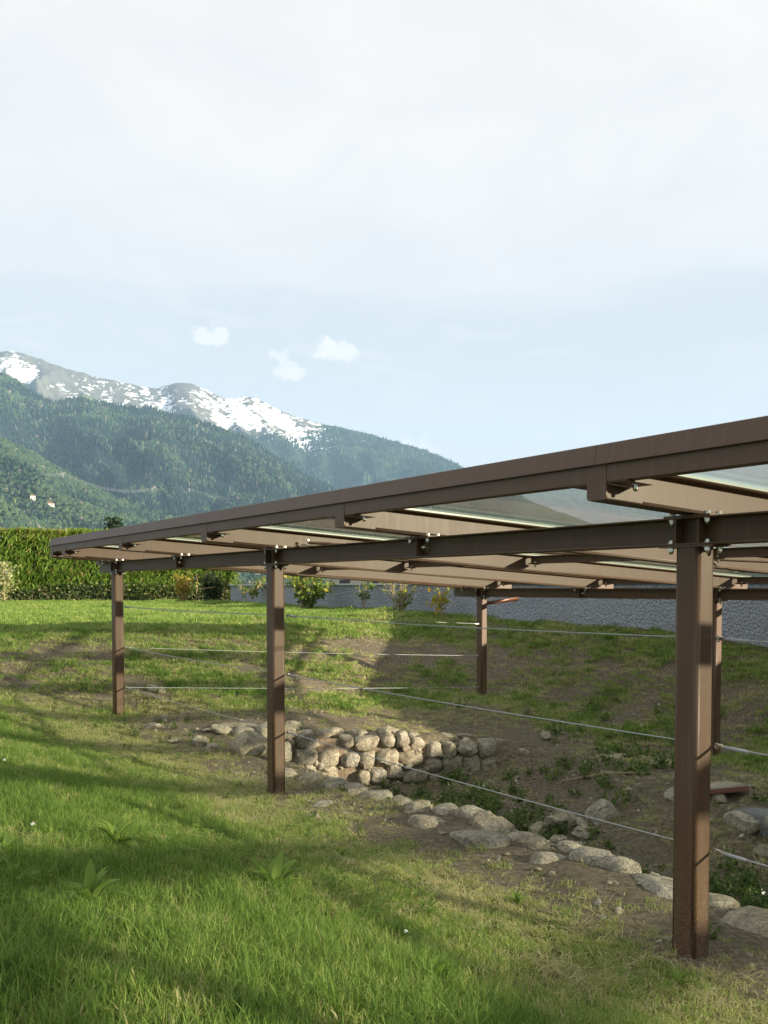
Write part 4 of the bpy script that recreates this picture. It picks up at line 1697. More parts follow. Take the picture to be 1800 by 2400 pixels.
def boulder_wall():
    c = gW(2.2, 4.7)
    r = root("boulder_wall", "wall remnant of large round boulders set in grey mortar at the right of the pit", "ruin", (c.x, c.y, c.z), 0)
    o = Vector(r.location)
    mb = MB()
    V, F = [], []
    aa = np.linspace(3.15, -3.0, 40)
    m = 8
    for a in aa:
        for k in range(m):
            z = -3.25 + 0.66 * k / (m - 1)
            p = W(a, 4.62 + 0.14 * float(fbm(a, z, 2.5, 9, 3)))
            V.append(Vector((p.x, p.y, z)) - o)
        p = W(a, 5.3)
        V.append(Vector((p.x, p.y, -2.62)) - o)
        V.append(Vector((p.x, p.y, -3.3)) - o)
    m2 = m + 2
    for i in range(len(aa) - 1):
        for k in range(m2):
            k2 = (k + 1) % m2
            F.append((i * m2 + k, (i + 1) * m2 + k, (i + 1) * m2 + k2, i * m2 + k2))
    F.append(tuple(range(m2)))
    mb.add(V, F, True)
    mb.obj("mortar", M['cement'], r)
    for (a, b, z, w, h, pool) in ((2.30, 4.62, -2.62, .80, .42, ROUND), (2.42, 4.46, -2.92, .62, .32, ROUND), (2.98, 4.60, -2.72, .42, .34, STONES), (3.05, 4.50, -2.98, .36, .26, STONES),
                                  (1.45, 4.5, -2.75, .6, .42, ROUND), (1.6, 4.4, -3.02, .5, .3, ROUND), (0.7, 4.5, -2.8, .62, .44, ROUND), (-0.1, 4.5, -2.75, .6, .4, STONES)):
        p = W(a, b)
        stone(r, Vector((p.x, p.y, z)) - o, (w, w * 0.72, h), (0.1, RNG.uniform(-0.2, 0.2), PHI + math.pi / 2 + RNG.uniform(-0.2, 0.2)), pool=pool)


boulder_wall()


def loose(label, a, b, size, pool=None, name="stone", cat="stone", group=None, sink=0.25, rot=None, dz=0.0):
    p = gW(a, b)
    p.z += size[2] * (0.5 - sink) + dz
    kw = dict(label=label, category=cat)
    if group:
        kw['group'] = group
    return stone(None, p, size, rot, name, pool, **kw)


loose("large smooth boulder beside the middle post, biggest stone left of it", 8.05, 0.72, (.56, .46, .46), [STONES[0]], "boulder", "boulder", sink=0.3)
loose("long flat pale stone lying left of the middle post on the ledge", 9.75, 1.35, (.95, .6, .14), sink=0.4, rot=(0.03, 0.02, 0.2))
loose("middle sized stone to the left of the large smooth boulder", 8.95, 0.36, (.32, .24, .20))
loose("small pale stone left of the row of ledge stones", 9.25, 0.10, (.17, .14, .11))
loose("half buried flat stone at the left end of the ledge", 10.55, 0.22, (.42, .3, .14), sink=0.5)
loose("dark grey stone lying near the foot of the far left post", 10.9, 0.52, (.22, .17, .13))
loose("flat stone set in the grass of the left bank behind the far post", 12.6, 1.0, (.36, .26, .12), sink=0.45)
loose("reddish angular stone resting behind the large smooth boulder", 8.45, 1.05, (.2, .17, .2))
loose("small round stone in front of the large smooth boulder, half in weeds", 8.35, 0.30, (.20, .18, .16))
loose("mid sized stone between the large boulder and the middle post", 7.55, 0.95, (.34, .28, .3))
loose("pointed tan stone lying in the grass right of the middle post foot", 4.28, -0.33, (.20, .14, .11), sink=0.35)
loose("flat grey stone sunk in the dirt path right of the middle post", 4.95, 0.12, (.30, .22, .09), sink=0.5)
loose("pale stone on the dirt slope just left of the near post", 4.15, 4.95, (.34, .26, .16))
loose("second pale stone under the slope stone left of the near post", 4.02, 4.62, (.26, .2, .13))
loose("pale slab of stone on the dirt terrace below the far bank", 6.6, 6.35, (.5, .36, .07), sink=0.4, rot=(0, 0, 0.4))
loose("round stone on the terrace near the right end of the ruined wall", 8.0, 6.15, (.22, .18, .16))
loose("small stone beneath the red edged tile", 3.62, 4.98, (.2, .15, .10))
# heap of broken stones at the bottom of the pit
hp = [(4.55, 3.25), (4.40, 3.05), (4.75, 3.05), (4.62, 2.86), (4.35, 3.38), (4.20, 3.22), (4.85, 3.28), (4.5, 3.5), (4.28, 2.92), (4.05, 3.05), (4.72, 3.48), (4.95, 3.05), (4.48, 2.70), (4.15, 2.72), (4.80, 2.82), (4.60, 3.12)]
for i, (a, b) in enumerate(hp):
    s = RNG.uniform(0.12, 0.24)
    lay = 0.16 if i in (0, 15) else 0.0
    loose("broken stone in the small rubble heap at the pit bottom", a, b, (s * 1.2, s, s * 0.8), None, "stone", "stone", "stones heaped at the bottom of the pit", 0.15, dz=lay)
loose("biggest angular stone at the near side of the rubble heap", 4.02, 2.62, (.38, .30, .30), sink=0.2)
loose("large slanting slab standing in the dirt behind the rubble heap", 4.55, 3.95, (.52, .40, .34), sink=0.5)

# broken tile
p = gW(3.70, 5.12)
r = root("clay_tile", "broken slab with a red clay edge lying on the dirt beside the near post", "tile", (p.x, p.y, p.z + 0.06), 0.35)
mb = MB()
mb.prism([(-.30, -.16), (.27, -.17), (.31, .02), (.22, .17), (-.28, .15)], 0.0, 0.055, 'z')
mb.obj("slab", M['clay'], r)
mb = MB()
mb.prism([(-.295, -.155), (.265, -.165), (.305, .02), (.215, .165), (-.275, .145)], 0.0555, 0.064, 'z')
mb.obj("pale_top", M['stone'], r)

# ------------------------------------------------------------------ grass and ground cover
def blade_clump(name, n, R, h, w, tint, material, lean=0.35, flat=False, seed=0):
    rng = random.Random(seed)
    V, F, T_ = [], [], []
    for i in range(n):
        rr = R * math.sqrt(rng.random())
        an = rng.uniform(0, 6.283)
        x, y = rr * math.cos(an), rr * math.sin(an)
        L = rng.uniform(*h)
        ww = w * rng.uniform(0.7, 1.3) * 0.5
        d = rng.uniform(0, 6.283)
        le = lean * rng.uniform(0.2, 1.6)
        dx, dy = math.cos(d), math.sin(d)
        tn = rng.uniform(*tint)
        o = len(V)
        fz = rng.uniform(0, 6.283)
        ex, ey = math.cos(fz), math.sin(fz)
        for (t, wk) in ((0.0, 0.8), (0.5, 1.0), (0.82, 0.65)):
            bx = x + dx * L * le * t * t
            by = y + dy * L * le * t * t
            bz = (L * t * math.sqrt(max(0.15, 1 - (le * t) ** 2 * 0.5)) if not flat else 0.006 + 0.02 * math.sin(t * 3) * rng.random()) - (0.01 if not flat else 0)
            if flat:
                bx, by = x + dx * L * t, y + dy * L * t
            V += [(bx - ex * ww * wk, by - ey * ww * wk, bz), (bx + ex * ww * wk, by + ey * ww * wk, bz)]
        if flat:
            V.append((x + dx * L, y + dy * L, 0.008))
        else:
            V.append((x + dx * L * le, y + dy * L * le, L * math.sqrt(max(0.15, 1 - le ** 2 * 0.5)) - 0.01))
        F += [(o, o + 1, o + 3, o + 2), (o + 2, o + 3, o + 5, o + 4), (o + 4, o + 5, o + 6)]
        T_ += [tn] * 7
    me = bpy.data.meshes.new(name)
    me.from_pydata(V, [], F)
    me.materials.append(material)
    at = me.attributes.new('tint', 'FLOAT', 'POINT')
    at.data.foreach_set('value', np.array(T_, np.float32))
    return me


def weed_clump(name, seed, h=0.22, flowers=True):
    rng = np.random.default_rng(seed)
    V, F, T_ = [], [], []
    mats = []
    for s in range(5):
        an = rng.random() * 6.28
        hh = h * (0.6 + 0.6 * rng.random())
        bx, by = rng.normal(size=2) * 0.05
        for k in range(9):
            t = 0.1 + 0.9 * k / 8
            c = np.array([bx + math.cos(an) * 0.10 * t, by + math.sin(an) * 0.10 * t, hh * t])
            vv, ff = leaf_cloud(rng, [c + rng.normal(size=3) * 0.015], 1, 0.042 * (1.2 - 0.7 * t), 1.9)
            o = len(V)
            V += [tuple(q) for q in vv]
            F += [tuple(int(i) + o for i in f) for f in ff]
            mats += [0] * len(ff)
            T_ += [0.2 + 0.6 * rng.random()] * 4
        if flowers and rng.random() < 0.28:
            for k in range(3):
                c = np.array([bx + math.cos(an) * 0.10, by + math.sin(an) * 0.10, hh * 1.05]) + rng.normal(size=3) * 0.018
                vv, ff = leaf_cloud(rng, [c], 1, 0.020, 1.0)
                o = len(V)
                V += [tuple(q) for q in vv]
                F += [tuple(int(i) + o for i in f) for f in ff]
                mats += [1] * len(ff)
                T_ += [0.5] * 4
    me = bpy.data.meshes.new(name)
    me.from_pydata(V, [], F)
    me.materials.append(M['weed'])
    me.materials.append(M['white'])
    me.polygons.foreach_set('material_index', mats)
    at = me.attributes.new('tint', 'FLOAT', 'POINT')
    at.data.foreach_set('value', np.array(T_, np.float32))
    return me


def scatter(name, label, cat, pts, rot, scl, idx, protos):
    """one object whose geometry nodes put the little clumps on its points"""
    coll = bpy.data.collections.new(name + "_clumps")
    for i, me in enumerate(protos):
        o = bpy.data.objects.new("%s_clump_%02d" % (name, i), me)
        coll.objects.link(o)
    me = bpy.data.meshes.new(name)
    me.vertices.add(len(pts))
    me.vertices.foreach_set('co', np.asarray(pts, np.float32).ravel())
    at = me.attributes.new('rot', 'FLOAT_VECTOR', 'POINT')
    at.data.foreach_set('vector', np.asarray(rot, np.float32).ravel())
    at = me.attributes.new('scl', 'FLOAT', 'POINT')
    at.data.foreach_set('value', np.asarray(scl, np.float32))
    at = me.attributes.new('pick', 'INT', 'POINT')
    at.data.foreach_set('value', np.asarray(idx, np.int32))
    o = link(name, me, None, kind='stuff', label=label, category=cat)
    g = bpy.data.node_groups.new(name + "_spread", 'GeometryNodeTree')
    g.interface.new_socket("Geometry", in_out='INPUT', socket_type='NodeSocketGeometry')
    g.interface.new_socket("Geometry", in_out='OUTPUT', socket_type='NodeSocketGeometry')
    gi = g.nodes.new('NodeGroupInput')
    go = g.nodes.new('NodeGroupOutput')
    ip = g.nodes.new('GeometryNodeInstanceOnPoints')
    ci = g.nodes.new('GeometryNodeCollectionInfo')
    ci.inputs['Collection'].default_value = coll
    ci.inputs['Separate Children'].default_value = True
    ci.inputs['Reset Children'].default_value = True

    def attr(nm, typ):
        n = g.nodes.new('GeometryNodeInputNamedAttribute')
        n.data_type = typ
        n.inputs['Name'].default_value = nm
        return [s for s in n.outputs if s.enabled and s.name == 'Attribute'][0]
    g.links.new(gi.outputs[0], ip.inputs['Points'])
    g.links.new(ci.outputs[0], ip.inputs['Instance'])
    ip.inputs['Pick Instance'].default_value = True
    g.links.new(attr('pick', 'INT'), ip.inputs['Instance Index'])
    er = g.nodes.new('FunctionNodeEulerToRotation')
    g.links.new(attr('rot', 'FLOAT_VECTOR'), er.inputs[0])
    g.links.new(er.outputs[0], ip.inputs['Rotation'])
    g.links.new(attr('scl', 'FLOAT'), ip.inputs['Scale'])
    g.links.new(ip.outputs[0], go.inputs[0])
    md = o.modifiers.new("spread", 'NODES')
    md.node_group = g
    return o


def candidates(n, x0, x1, y0, y1, rng, margin=1.0, slope=0.50):
    x = x0 + (x1 - x0) * rng.random(n)
    y = y0 + (y1 - y0) * rng.random(n)
    k = np.abs(x) < slope * y + margin
    return x[k], y[k]


def prot(kind, k, **kw):
    return [blade_clump("%s_%d" % (kind, i), seed=hash(kind) % 1000 * 0 + 17 * i + len(kind), material=M['grass'], **kw) for i in range(k)]


rng = np.random.default_rng(77)
P_green = prot("lush", 5, n=80, R=0.085, h=(0.035, 0.095), w=0.0030, tint=(0.05, 0.66), lean=0.45)
P_mixed = prot("mown", 5, n=70, R=0.085, h=(0.028, 0.065), w=0.0034, tint=(0.25, 0.88), lean=0.5)
P_straw = prot("dry", 5, n=42, R=0.085, h=(0.018, 0.045), w=0.0042, tint=(0.55, 1.10), lean=0.8)
P_tuft = prot("tuft", 4, n=34, R=0.035, h=(0.10, 0.20), w=0.0050, tint=(0.10, 0.55), lean=0.55)
P_lie = prot("lying", 4, n=16, R=0.10, h=(0.05, 0.16), w=0.004, tint=(0.80, 1.10), flat=True)
P_far = prot("lawn", 5, n=90, R=0.26, h=(0.045, 0.095), w=0.012, tint=(0.30, 0.74), lean=0.5)
P_fard = prot("lawndry", 4, n=70, R=0.24, h=(0.03, 0.08), w=0.010, tint=(0.45, 1.05), lean=0.6)
P_bank = prot("bankgrass", 4, n=64, R=0.22, h=(0.03, 0.085), w=0.009, tint=(0.60, 1.12), lean=0.75)
P_fart = prot("lawntuft", 4, n=60, R=0.14, h=(0.06, 0.15), w=0.011, tint=(0.05, 0.55), lean=0.6)

# near bank
x, y = candidates(52000, -9, 7, 2.2, 16.5, rng)
a, b = AB(x, y)
ok = (b < 0.35) & (a < 12.6 - 0.4 * b) & (rng.random(len(x)) < np.clip(1.25 - 0.055 * y, 0.45, 1))
dens = 1 - 0.88 * ss(b, -0.75, 0.10)
ok &= rng.random(len(x)) < dens
x, y, a, b = x[ok], y[ok], a[ok], b[ok]
pat = fbm(x, y, 0.9, 4, 3)
dry = ss(b + 0.9 * pat, -3.0, -0.8) + 0.40 * ss(pat, -0.05, 0.35) + 0.16 + 0.40 * ss(a, 7.5, 11.0)
u1 = rng.random(len(x))
cls = np.where(u1 < dry * 0.62, 2, np.where(u1 < dry * 0.62 + 0.30 + 0.2 * dry, 1, 0))
cls = np.where((cls == 0) & (rng.random(len(x)) < 0.035), 3, cls)
idx = np.select([cls == 0, cls == 1, cls == 2, cls == 3], [rng.integers(0, 5, len(x)), 5 + rng.integers(0, 5, len(x)), 10 + rng.integers(0, 5, len(x)), 15 + rng.integers(0, 4, len(x))])
rot = np.stack([0.12 * rng.normal(size=len(x)), 0.12 * rng.normal(size=len(x)), 6.283 * rng.random(len(x))], 1)
scl = (0.75 + 0.5 * rng.random(len(x))) * (1 + 0.30 * ss(y, 5.0, 3.0)) * np.where(cls == 3, 0.8, 1)
scatter("grass", "lush green lawn grass on the near bank in front of the canopy", "grass", np.stack([x, y, ground_z(x, y)], 1), rot, scl, idx, P_green + P_mixed + P_straw + P_tuft)

def clover_clump(name, seed):
    rg = np.random.default_rng(seed)
    V, F, T_ = [], [], []
    for k in range(15):
        r_, an = 0.09 * math.sqrt(rg.random()), rg.random() * 6.28
        c = np.array([r_ * math.cos(an), r_ * math.sin(an), 0.030 + 0.035 * rg.random()])
        s0 = 0.011 + 0.007 * rg.random()
        a0 = rg.random() * 6.28
        tl = rg.normal(size=2) * 0.25
        tn = 0.1 + 0.5 * rg.random()
        for q in range(3):
            d = a0 + q * 2.094
            o = len(V)
            for (rr, da) in ((0.0, 0), (0.75, -0.55), (1.15, -0.25), (1.15, 0.25), (0.75, 0.55)):
                x_, y_ = rr * s0 * math.cos(d + da), rr * s0 * math.sin(d + da)
                V.append((c[0] + x_, c[1] + y_, c[2] + tl[0] * x_ + tl[1] * y_ + 0.15 * rr * s0))
            F.append((o, o + 1, o + 2, o + 3, o + 4))
            T_ += [tn] * 5
    me = bpy.data.meshes.new(name)
    me.from_pydata(V, [], F)
    me.materials.append(M['dock'])
    at = me.attributes.new('tint', 'FLOAT', 'POINT')
    at.data.foreach_set('value', np.array(T_, np.float32))
    return me


x, y = candidates(9000, -6, 6, 2.4, 11, rng)
a, b = AB(x, y)
ok = (b < -0.8) & (rng.random(len(x)) < np.clip(2.2 * (fbm(x, y, 0.8, 140, 2) - 0.10), 0, 0.6))
x, y = x[ok], y[ok]
rot = np.stack([0.15 * rng.normal(size=len(x)), 0.15 * rng.normal(size=len(x)), 6.283 * rng.random(len(x))], 1)
scatter("clover", "patches of low round clover leaves growing through the near lawn", "clover", np.stack([x, y, ground_z(x, y)], 1), rot, 0.8 + 0.5 * rng.random(len(x)), rng.integers(0, 4, len(x)), [clover_clump("clover_%d" % i, 700 + i) for i in range(4)])
x, y = candidates(9000, -6, 6, 2.4, 12, rng)
a, b = AB(x, y)
ok = (b < -0.3) & (rng.random(len(x)) < 0.06 + 0.40 * ss(b, -2.4, -0.6))
x, y = x[ok], y[ok]
rot = np.stack([0.25 * rng.normal(size=len(x)), 0.25 * rng.normal(size=len(x)), 6.283 * rng.random(len(x))], 1)
scatter("dry_grass", "pale dry clippings lying on top of the near lawn", "grass", np.stack([x, y, ground_z(x, y) + 0.030], 1), rot, 0.4 + 0.4 * rng.random(len(x)), rng.integers(0, 4, len(x)), P_lie)

# far lawn
x, y = candidates(30000, -26, 8, 13.5, 41.8, rng, 1.5, 0.50)
a, b = AB(x, y)
ok = ((a > 15.3 + 0.8 * fbm(x, y, 0.5, 61, 2)) | (b > 9.9)) & (b < 10.85) & (rng.random(len(x)) < np.clip(1.3 - 0.018 * y, 0.3, 1))
x, y, a, b = x[ok], y[ok], a[ok], b[ok]
u1 = rng.random(len(x))
edge = 1 - ss(a, 15.0, 18.0) * ss(b, -30, -29)
cls = np.where(u1 < 0.10 + 0.25 * edge, 1, np.where(u1 > 0.90, 2, 0))
idx = np.select([cls == 0, cls == 1, cls == 2], [rng.integers(0, 5, len(x)), 5 + rng.integers(0, 4, len(x)), 9 + rng.integers(0, 4, len(x))])
rot = np.stack([0.1 * rng.normal(size=len(x)), 0.1 * rng.normal(size=len(x)), 6.283 * rng.random(len(x))], 1)
scatter("grass", "bright sunlit mown lawn between the hollow and the hedge", "grass", np.stack([x, y, ground_z(x, y)], 1), rot, 0.75 + 0.5 * rng.random(len(x)), idx, P_far + P_fard + P_fart)

# banks of the hollow: patchy, half dry
x, y = candidates(34000, -9, 9, 8.0, 27, rng, 1.0, 0.48)
a, b = AB(x, y)
bankz = np.maximum(ss(b, 6.2, 7.8) * (b < 10.9), ss(a, 10.3, 11.8) * (b > -4.5) * (b < 10.9)) * (a < 16.8)
pat = fbm(x, y, 1.1, 44, 3)
ok = rng.random(len(x)) < bankz * np.clip(0.50 + 1.7 * pat, 0.05, 1)
x, y, a, b, pat = x[ok], y[ok], a[ok], b[ok], pat[ok]
u1 = rng.random(len(x)) + 0.5 * pat
cls = np.where(u1 < 0.74, 1, np.where(u1 > 0.98, 2, 0))
idx = np.select([cls == 0, cls == 1, cls == 2], [rng.integers(0, 5, len(x)), 5 + rng.integers(0, 4, len(x)), 9 + rng.integers(0, 4, len(x))])
rot = np.stack([0.2 * rng.normal(size=len(x)), 0.2 * rng.normal(size=len(x)), 6.283 * rng.random(len(x))], 1)
scatter("grass", "patchy half dry grass on the banks around the hollow", "grass", np.stack([x, y, ground_z(x, y)], 1), rot, 0.55 + 0.5 * rng.random(len(x)), idx, P_far + P_bank + P_fart)

# dry cut grass lying about on the bare ground
x, y = candidates(20000, -6, 8, 4.5, 21, rng)
a, b = AB(x, y)
ok = (b > -1.4) & (b < 8.6) & (a < 12.5) & (rng.random(len(x)) < np.clip(0.35 + 1.4 * fbm(x, y, 0.8, 71, 2), 0.03, 1))
ok &= ~((b > 1.2) & (b < 3.8) & (a < 9) & (rng.random(len(x)) < 0.8))
x, y = x[ok], y[ok]
idx = np.where(rng.random(len(x)) < 0.6, rng.integers(0, 4, len(x)), 4 + rng.integers(0, 5, len(x)))
rot = np.stack([0.1 * rng.normal(size=len(x)), 0.1 * rng.normal(size=len(x)), 6.283 * rng.random(len(x))], 1)
scatter("dry_grass", "dry cut grass and straw lying on the bare soil of the hollow", "grass", np.stack([x, y, ground_z(x, y) + 0.006], 1), rot, 0.8 + 0.7 * rng.random(len(x)), idx, P_lie + P_straw)

# weeds on the pit floor
P_weed = [weed_clump("weed_%d" % i, 500 + i, 0.20, i % 2 == 0) for i in range(6)]
x, y = candidates(11000, -3, 8, 6, 18, rng)
a, b = AB(x, y)
wd = (np.exp(-((a - 6.5) / 1.7) ** 2 - ((b - 2.5) / 1.3) ** 2) * 0.95 + 0.30 * np.exp(-((a - 2.6) / 1.3) ** 2 - ((b - 2.2) / 0.9) ** 2)
      + 0.10 * np.exp(-((a - 6.0) / 2.0) ** 2 - ((b - 5.2) / 1.0) ** 2) + 0.40 * np.exp(-((a - 1.0) / 1.2) ** 2 - ((b - 2.9) / 1.2) ** 2)
      + 0.035 * (b > 6) * (b < 9))
ok = (rng.random(len(x)) < wd * np.clip(0.6 + 1.4 * fbm(x, y, 1.0, 90, 2), 0, 1)) & (b > 1.25) & (a < 9.6 - 0.36 * b + 3 * (b > 6))
x, y = x[ok], y[ok]
rot = np.stack([0 * x, 0 * x, 6.283 * rng.random(len(x))], 1)
scatter("weeds", "low green weeds with tiny white flowers covering the pit floor", "weeds", np.stack([x, y, ground_z(x, y)], 1), rot, 0.6 + 0.7 * rng.random(len(x)), rng.integers(0, 6, len(x)), P_weed)
# scattered small weeds on the ledge and among the ledge stones
x, y = candidates(900, -6, 6, 5, 17, rng)
a, b = AB(x, y)
ok = (b > -1.2) & (b < 1.0) & (rng.random(len(x)) < 0.25 + 0.5 * ss(a, 7, 9))
x, y = x[ok], y[ok]
rot = np.stack([0 * x, 0 * x, 6.283 * rng.random(len(x))], 1)
scatter("weeds", "small scattered weeds along the dirt ledge below the near bank", "weeds", np.stack([x, y, ground_z(x, y) - 0.02], 1), rot, 0.3 + 0.35 * rng.random(len(x)), rng.integers(0, 3, len(x)), [P_weed[1], P_weed[3], P_weed[5]])

# small stones in the soil
x, y = candidates(22000, -6, 9, 4.5, 21, rng)
a, b = AB(x, y)
ok = (b > -0.1) & (b < 9.8) & (a < 12) & (rng.random(len(x)) < 0.16 + 0.5 * np.clip(fbm(x, y, 0.9, 55, 3), 0, 1) + 0.25 * (b > 3.5) * (b < 6.5) * (a < 7))
x, y = x[ok], y[ok]
rot = np.stack([0.4 * rng.normal(size=len(x)), 0.4 * rng.normal(size=len(x)), 6.283 * rng.random(len(x))], 1)
s_ = 0.018 + 0.075 * rng.random(len(x)) ** 3.2
scatter("pebbles", "small stones and broken fragments strewn over the soil of the hollow", "pebbles", np.stack([x, y, ground_z(x, y) + s_ * 0.1], 1), rot, s_, rng.integers(0, 4, len(x)), PEB)


# ------------------------------------------------------------------ single plants and small things in the grass
def leaf_mesh(name, L, w, arch, seed):
    """one broad arching leaf with a midrib fold, growing along +x"""
    rng_ = random.Random(seed)
    V, F = [], []
    n = 7
    for i in range(n):
        t = i / (n - 1)
        ww = w * (math.sin(math.pi * (0.10 + 0.90 * t) ** 0.85) ** 0.8 if t < 1 else 0.02)
        x = L * (t - 0.10 * arch * t * t)
        z = L * (0.55 * t - 0.55 * arch * t * t)
        wob = 0.006 * rng_.uniform(-1, 1)
        V += [(x, -ww / 2, z + 0.18 * ww + wob), (x, 0, z), (x, ww / 2, z + 0.18 * ww - wob)]
    for i in range(n - 1):
        for k in (0, 1):
            F.append((i * 3 + k, (i + 1) * 3 + k, (i + 1) * 3 + k + 1, i * 3 + k + 1))
    me = bpy.data.meshes.new(name)
    me.from_pydata(V, [], F)
    me.polygons.foreach_set('use_smooth', [True] * len(F))
    me.materials.append(M['dock'])
    at = me.attributes.new('tint', 'FLOAT', 'POINT')
    at.data.foreach_set('value', np.full(len(V), rng_.uniform(0.1, 0.9), np.float32))
    return me


LEAVES = [leaf_mesh("leaf", 1.0, 0.25 + 0.05 * (i % 3), 0.75 + 0.22 * (i % 4), i) for i in range(8)]


def rosette(label, a, b, n, L, seed, up=0.0):
    rg = random.Random(seed)
    p = gW(a, b, 0.005)
    r = root("dock_plant", label, "plant", p, 0, "broad leaved plants in the lawn")
    n += 8
    for k in range(n):
        an = 6.283 * k / n * 1.7 + rg.uniform(-0.6, 0.6)
        s = L * rg.uniform(0.45, 1.20)
        link("leaf", LEAVES[rg.randrange(8)], r, (0.01 * math.cos(an), 0.01 * math.sin(an), 0), (rg.uniform(-0.25, 0.25), -rg.uniform(-0.1, 0.85) - up, an), (s, s * rg.uniform(0.55, 1.0), s))


rosette("upright broad leaved plant in the grass at the left, low in the picture", 0.43, -3.59, 10, 0.20, 1, 0.35)
rosette("largest broad leaved rosette in the middle of the near lawn", 1.06, -2.36, 12, 0.23, 2)
rosette("spreading clump of broad blades above the left upright plant", 1.62, -3.10, 11, 0.22, 3, 0.1)
rosette("small dark leaved plant near the edge of the dry grass", 2.40, -1.15, 6, 0.14, 4)
rosette("small rosette beside the yellowing turf right of the largest one", 0.95, -1.35, 6, 0.12, 5)
rosette("low leafy clump close to the left edge of the lawn", 1.30, -3.78, 8, 0.16, 6)
rosette("pale clover like clump near the bottom middle of the lawn", -0.80, -2.85, 8, 0.12, 7)
rosette("leafy sprout in the turf at the foot of the near post", -0.42, -0.62, 6, 0.13, 8, 0.3)
rosette("long leaved tuft right of the bottom clover clump", -0.45, -2.30, 7, 0.15, 9, 0.4)
rosette("pair of dark leaves in the turf below the middle post", 3.25, -0.95, 5, 0.13, 10, 0.4)
rosette("leafy shoot in the dry turf left of the near post", 1.15, -0.42, 5, 0.13, 11, 0.45)


def clover(label, a, b, seed):
    rg = np.random.default_rng(seed)
    p = gW(a, b)
    r = root("clover_flower", label, "flower", p, 0, "white clover flowers in the lawn")
    mb = MB()
    mb.tube([(0, 0, -0.01), (0.004, 0.002, 0.05), (0.003, 0.0, 0.085)], 0.0012, 5)
    mb.obj("stem", M['dock'], r, [0.3] * len(mb.v))
    d = rg.normal(size=(26, 3))
    d /= np.linalg.norm(d, axis=1)[:, None]
    d[:, 2] = np.abs(d[:, 2]) * 0.9 - 0.1
    V, F = leaf_cloud(rg, np.array([0.003, 0, 0.09]) + d * 0.009, 26, 0.009, 1.5)
    link("flower_head", np_mesh("flower_head", V, F, M['white']), r)


clover("white clover flower left of the spreading clump of broad blades", 1.75, -3.55, 1)
clover("white clover flower in the middle of the lawn below the largest rosette", 0.15, -2.05, 2)
clover("white clover flower high on the left bank", 4.3, -3.2, 3)


def dead_leaf(label, a, b, s, rz):
    p = gW(a, b, 0.045)
    mb = MB()
    V = [(-.5, 0, 0), (-.2, -.28, .10), (.15, -.24, .02), (.5, 0, .08), (.15, .26, .12), (-.2, .24, .02), (0, 0, .0)]
    mb.add([(x_ * s, y_ * s, z_ * s) for x_, y_, z_ in V], [(0, 1, 6), (1, 2, 6), (2, 3, 6), (3, 4, 6), (4, 5, 6), (5, 0, 6)])
    mb.obj("dead_leaf", M['deadleaf'], None, None, loc=p, rot=(0.25, 0.3, rz), label=label, category="leaf")


dead_leaf("curled brown dead leaf beside the spreading clump of broad blades", 1.95, -2.72, 0.09, 0.4)
dead_leaf("small brown dead leaf under the largest rosette", 0.55, -2.25, 0.07, 1.9)
dead_leaf("reddish dead leaf on the turf near the dirt path", 2.05, -0.42, 0.06, 1.0)


def stick(label, a0, b0, a1, b1, r_):
    P, Q = gW(a0, b0, 0.02), gW(a1, b1, 0.02)
    m_ = gW((a0 + a1) / 2, (b0 + b1) / 2, 0.05)
    mb = MB()
    mb.tube([Vector((0, 0, 0)), m_ - P, Q - P], [r_, r_ * 0.9, r_ * 0.6], 6)
    mb.obj("stick", M['twig'], None, None, loc=P, label=label, category="stick")


stick("long thin dry stick lying on the dirt slope of the pit", 6.4, 5.0, 5.0, 5.4, 0.012)
stick("pale twig standing among the pit weeds", 5.0, 3.7, 4.9, 3.85, 0.006)


# ------------------------------------------------------------------ far things on the mountain
def on_hill(H, ta, e):
    TA, TT, V, AL = H
    i = int(np.argmin(np.abs(TA[0] - ta)))
    col = V[:, i]
    el = col[:, 2] / col[:, 1]
    k = int(np.argmax(el >= e))
    return Vector(col[k])


def pylon(label, p, h):
    r = root("pylon", label, "pylon", p, 0.4, "power pylons on the mountainside")
    mb = MB()
    w = h * 0.10
    t_ = 0.28
    for sx in (-1, 1):
        for sy in (-1, 1):
            mb.tube([(sx * w, sy * w, -3), (sx * w * 0.25, sy * w * 0.25, h * 0.7), (0, 0, h)], t_, 4, False, False)
    for k in range(6):
        z0, z1 = h * 0.7 * k / 6, h * 0.7 * (k + 1) / 6
        f0, f1 = 1 - 0.75 * k / 6, 1 - 0.75 * (k + 1) / 6
        for s in (-1, 1):
            mb.tube([(-w * f0, s * w * f0, z0), (w * f1, s * w * f1, z1)], t_ * 0.6, 3, False, False)
            mb.tube([(s * w * f0, w * f0, z0), (s * w * f1, -w * f1, z1)], t_ * 0.6, 3, False, False)
    mb.obj("tower", M['coping'], r)
    for z in (0.68, 0.80, 0.92):
        mb = MB()
        mb.tube([(-h * 0.16, 0, h * z), (h * 0.16, 0, h * z)], t_, 4, True, False)
        mb.obj("cross_arm", M['coping'], r)
    return p


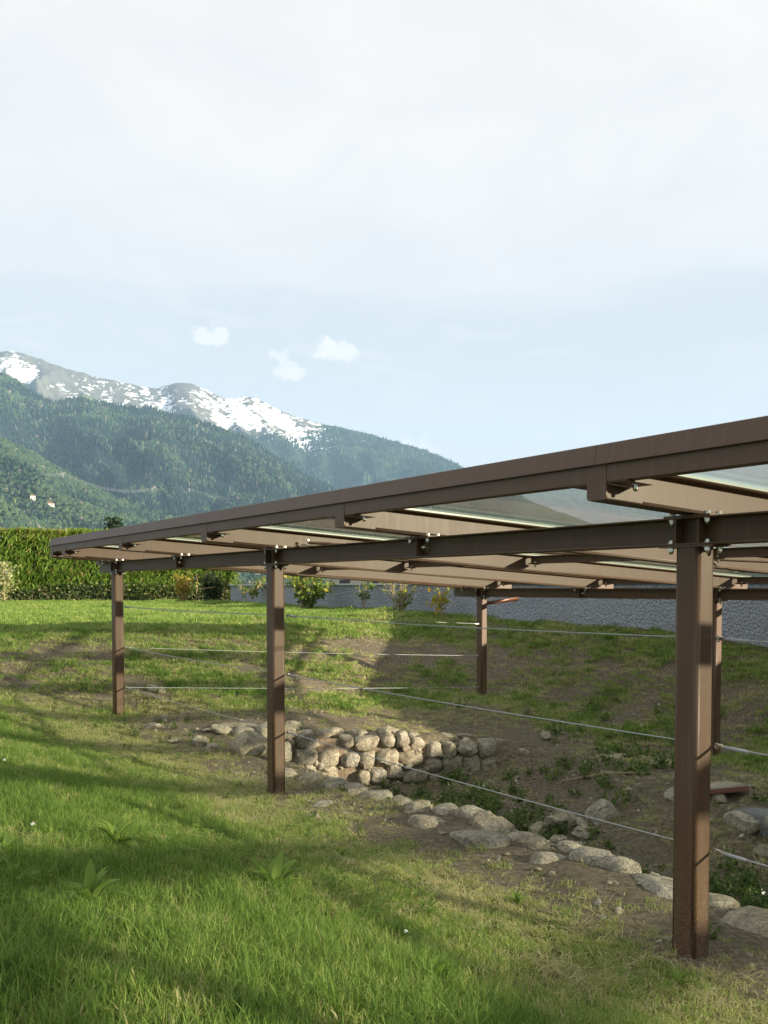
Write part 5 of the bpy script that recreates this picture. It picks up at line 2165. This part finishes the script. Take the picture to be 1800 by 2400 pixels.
P1_ = pylon("pylon on the slope at the left, standing alone", on_hill(HC, *T(137, 1045)), 26)
P2_ = pylon("pylon on the lower slope, left one of the close pair", on_hill(HB, *T(330, 1076)), 27)
P3_ = pylon("pylon on the lower slope, right one of the close pair", on_hill(HB, *T(412, 1073)), 28)
P0_ = on_hill(HC, -0.50, 0.115)
P4_ = on_hill(HB, *T(600, 1096))


def power_line(label, p, q, h0, h1, sag):
    r = root("power_line", label, "power line", p, 0)
    for z in (0.68, 0.80, 0.92):
        for s in (-1, 1):
            A_ = Vector((s * h0 * 0.15, 0, h0 * z))
            B_ = q - p + Vector((s * h1 * 0.15, 0, h1 * z))
            pts = [A_.lerp(B_, t) - Vector((0, 0, sag * 4 * t * (1 - t))) for t in np.linspace(0, 1, 14)]
            mb = MB()
            mb.tube(pts, 0.11, 3, False, False)
            mb.obj("wire", M['coping'], r)


power_line("sagging power line left of the lone pylon", P0_, P1_, 26, 26, 10)
power_line("sagging power line between the lone pylon and the close pair", P1_, P2_, 26, 27, 22)
power_line("short power line between the close pair of pylons", P2_, P3_, 27, 28, 8)
power_line("power line running right from the close pair towards the canopy", P3_, P4_, 28, 28, 16)


def chalet(label, p, w, d, h, rz):
    r = root("mountain_house", label, "house", p, rz, "houses on the mountain")
    mb = MB()
    mb.box(-w / 2, w / 2, -d / 2, d / 2, -6, h)
    mb.obj("wall", M['render'], r)
    mb = MB()
    mb.prism([(-w * 0.6, h + 0.05), (w * 0.6, h + 0.05), (0, h + w * 0.32)], -d * 0.58, d * 0.58, 'y')
    mb.obj("roof", M['rooftile'], r)
    for x_ in (-0.25, 0.25):
        mb = MB()
        mb.box(x_ * w - 1, x_ * w + 1, -d / 2 - 0.1, -d / 2 + 0.2, h * 0.35, h * 0.75)
        mb.obj("window", M['dark'], r)


chalet("tall pale house at the edge of the clearing on the mountainside", on_hill(HC, *T(74, 1091)), 10, 11, 13, 0.5)
chalet("low white house below the mountain clearing", on_hill(HC, *T(110, 1101)), 17, 10, 7, 0.2)
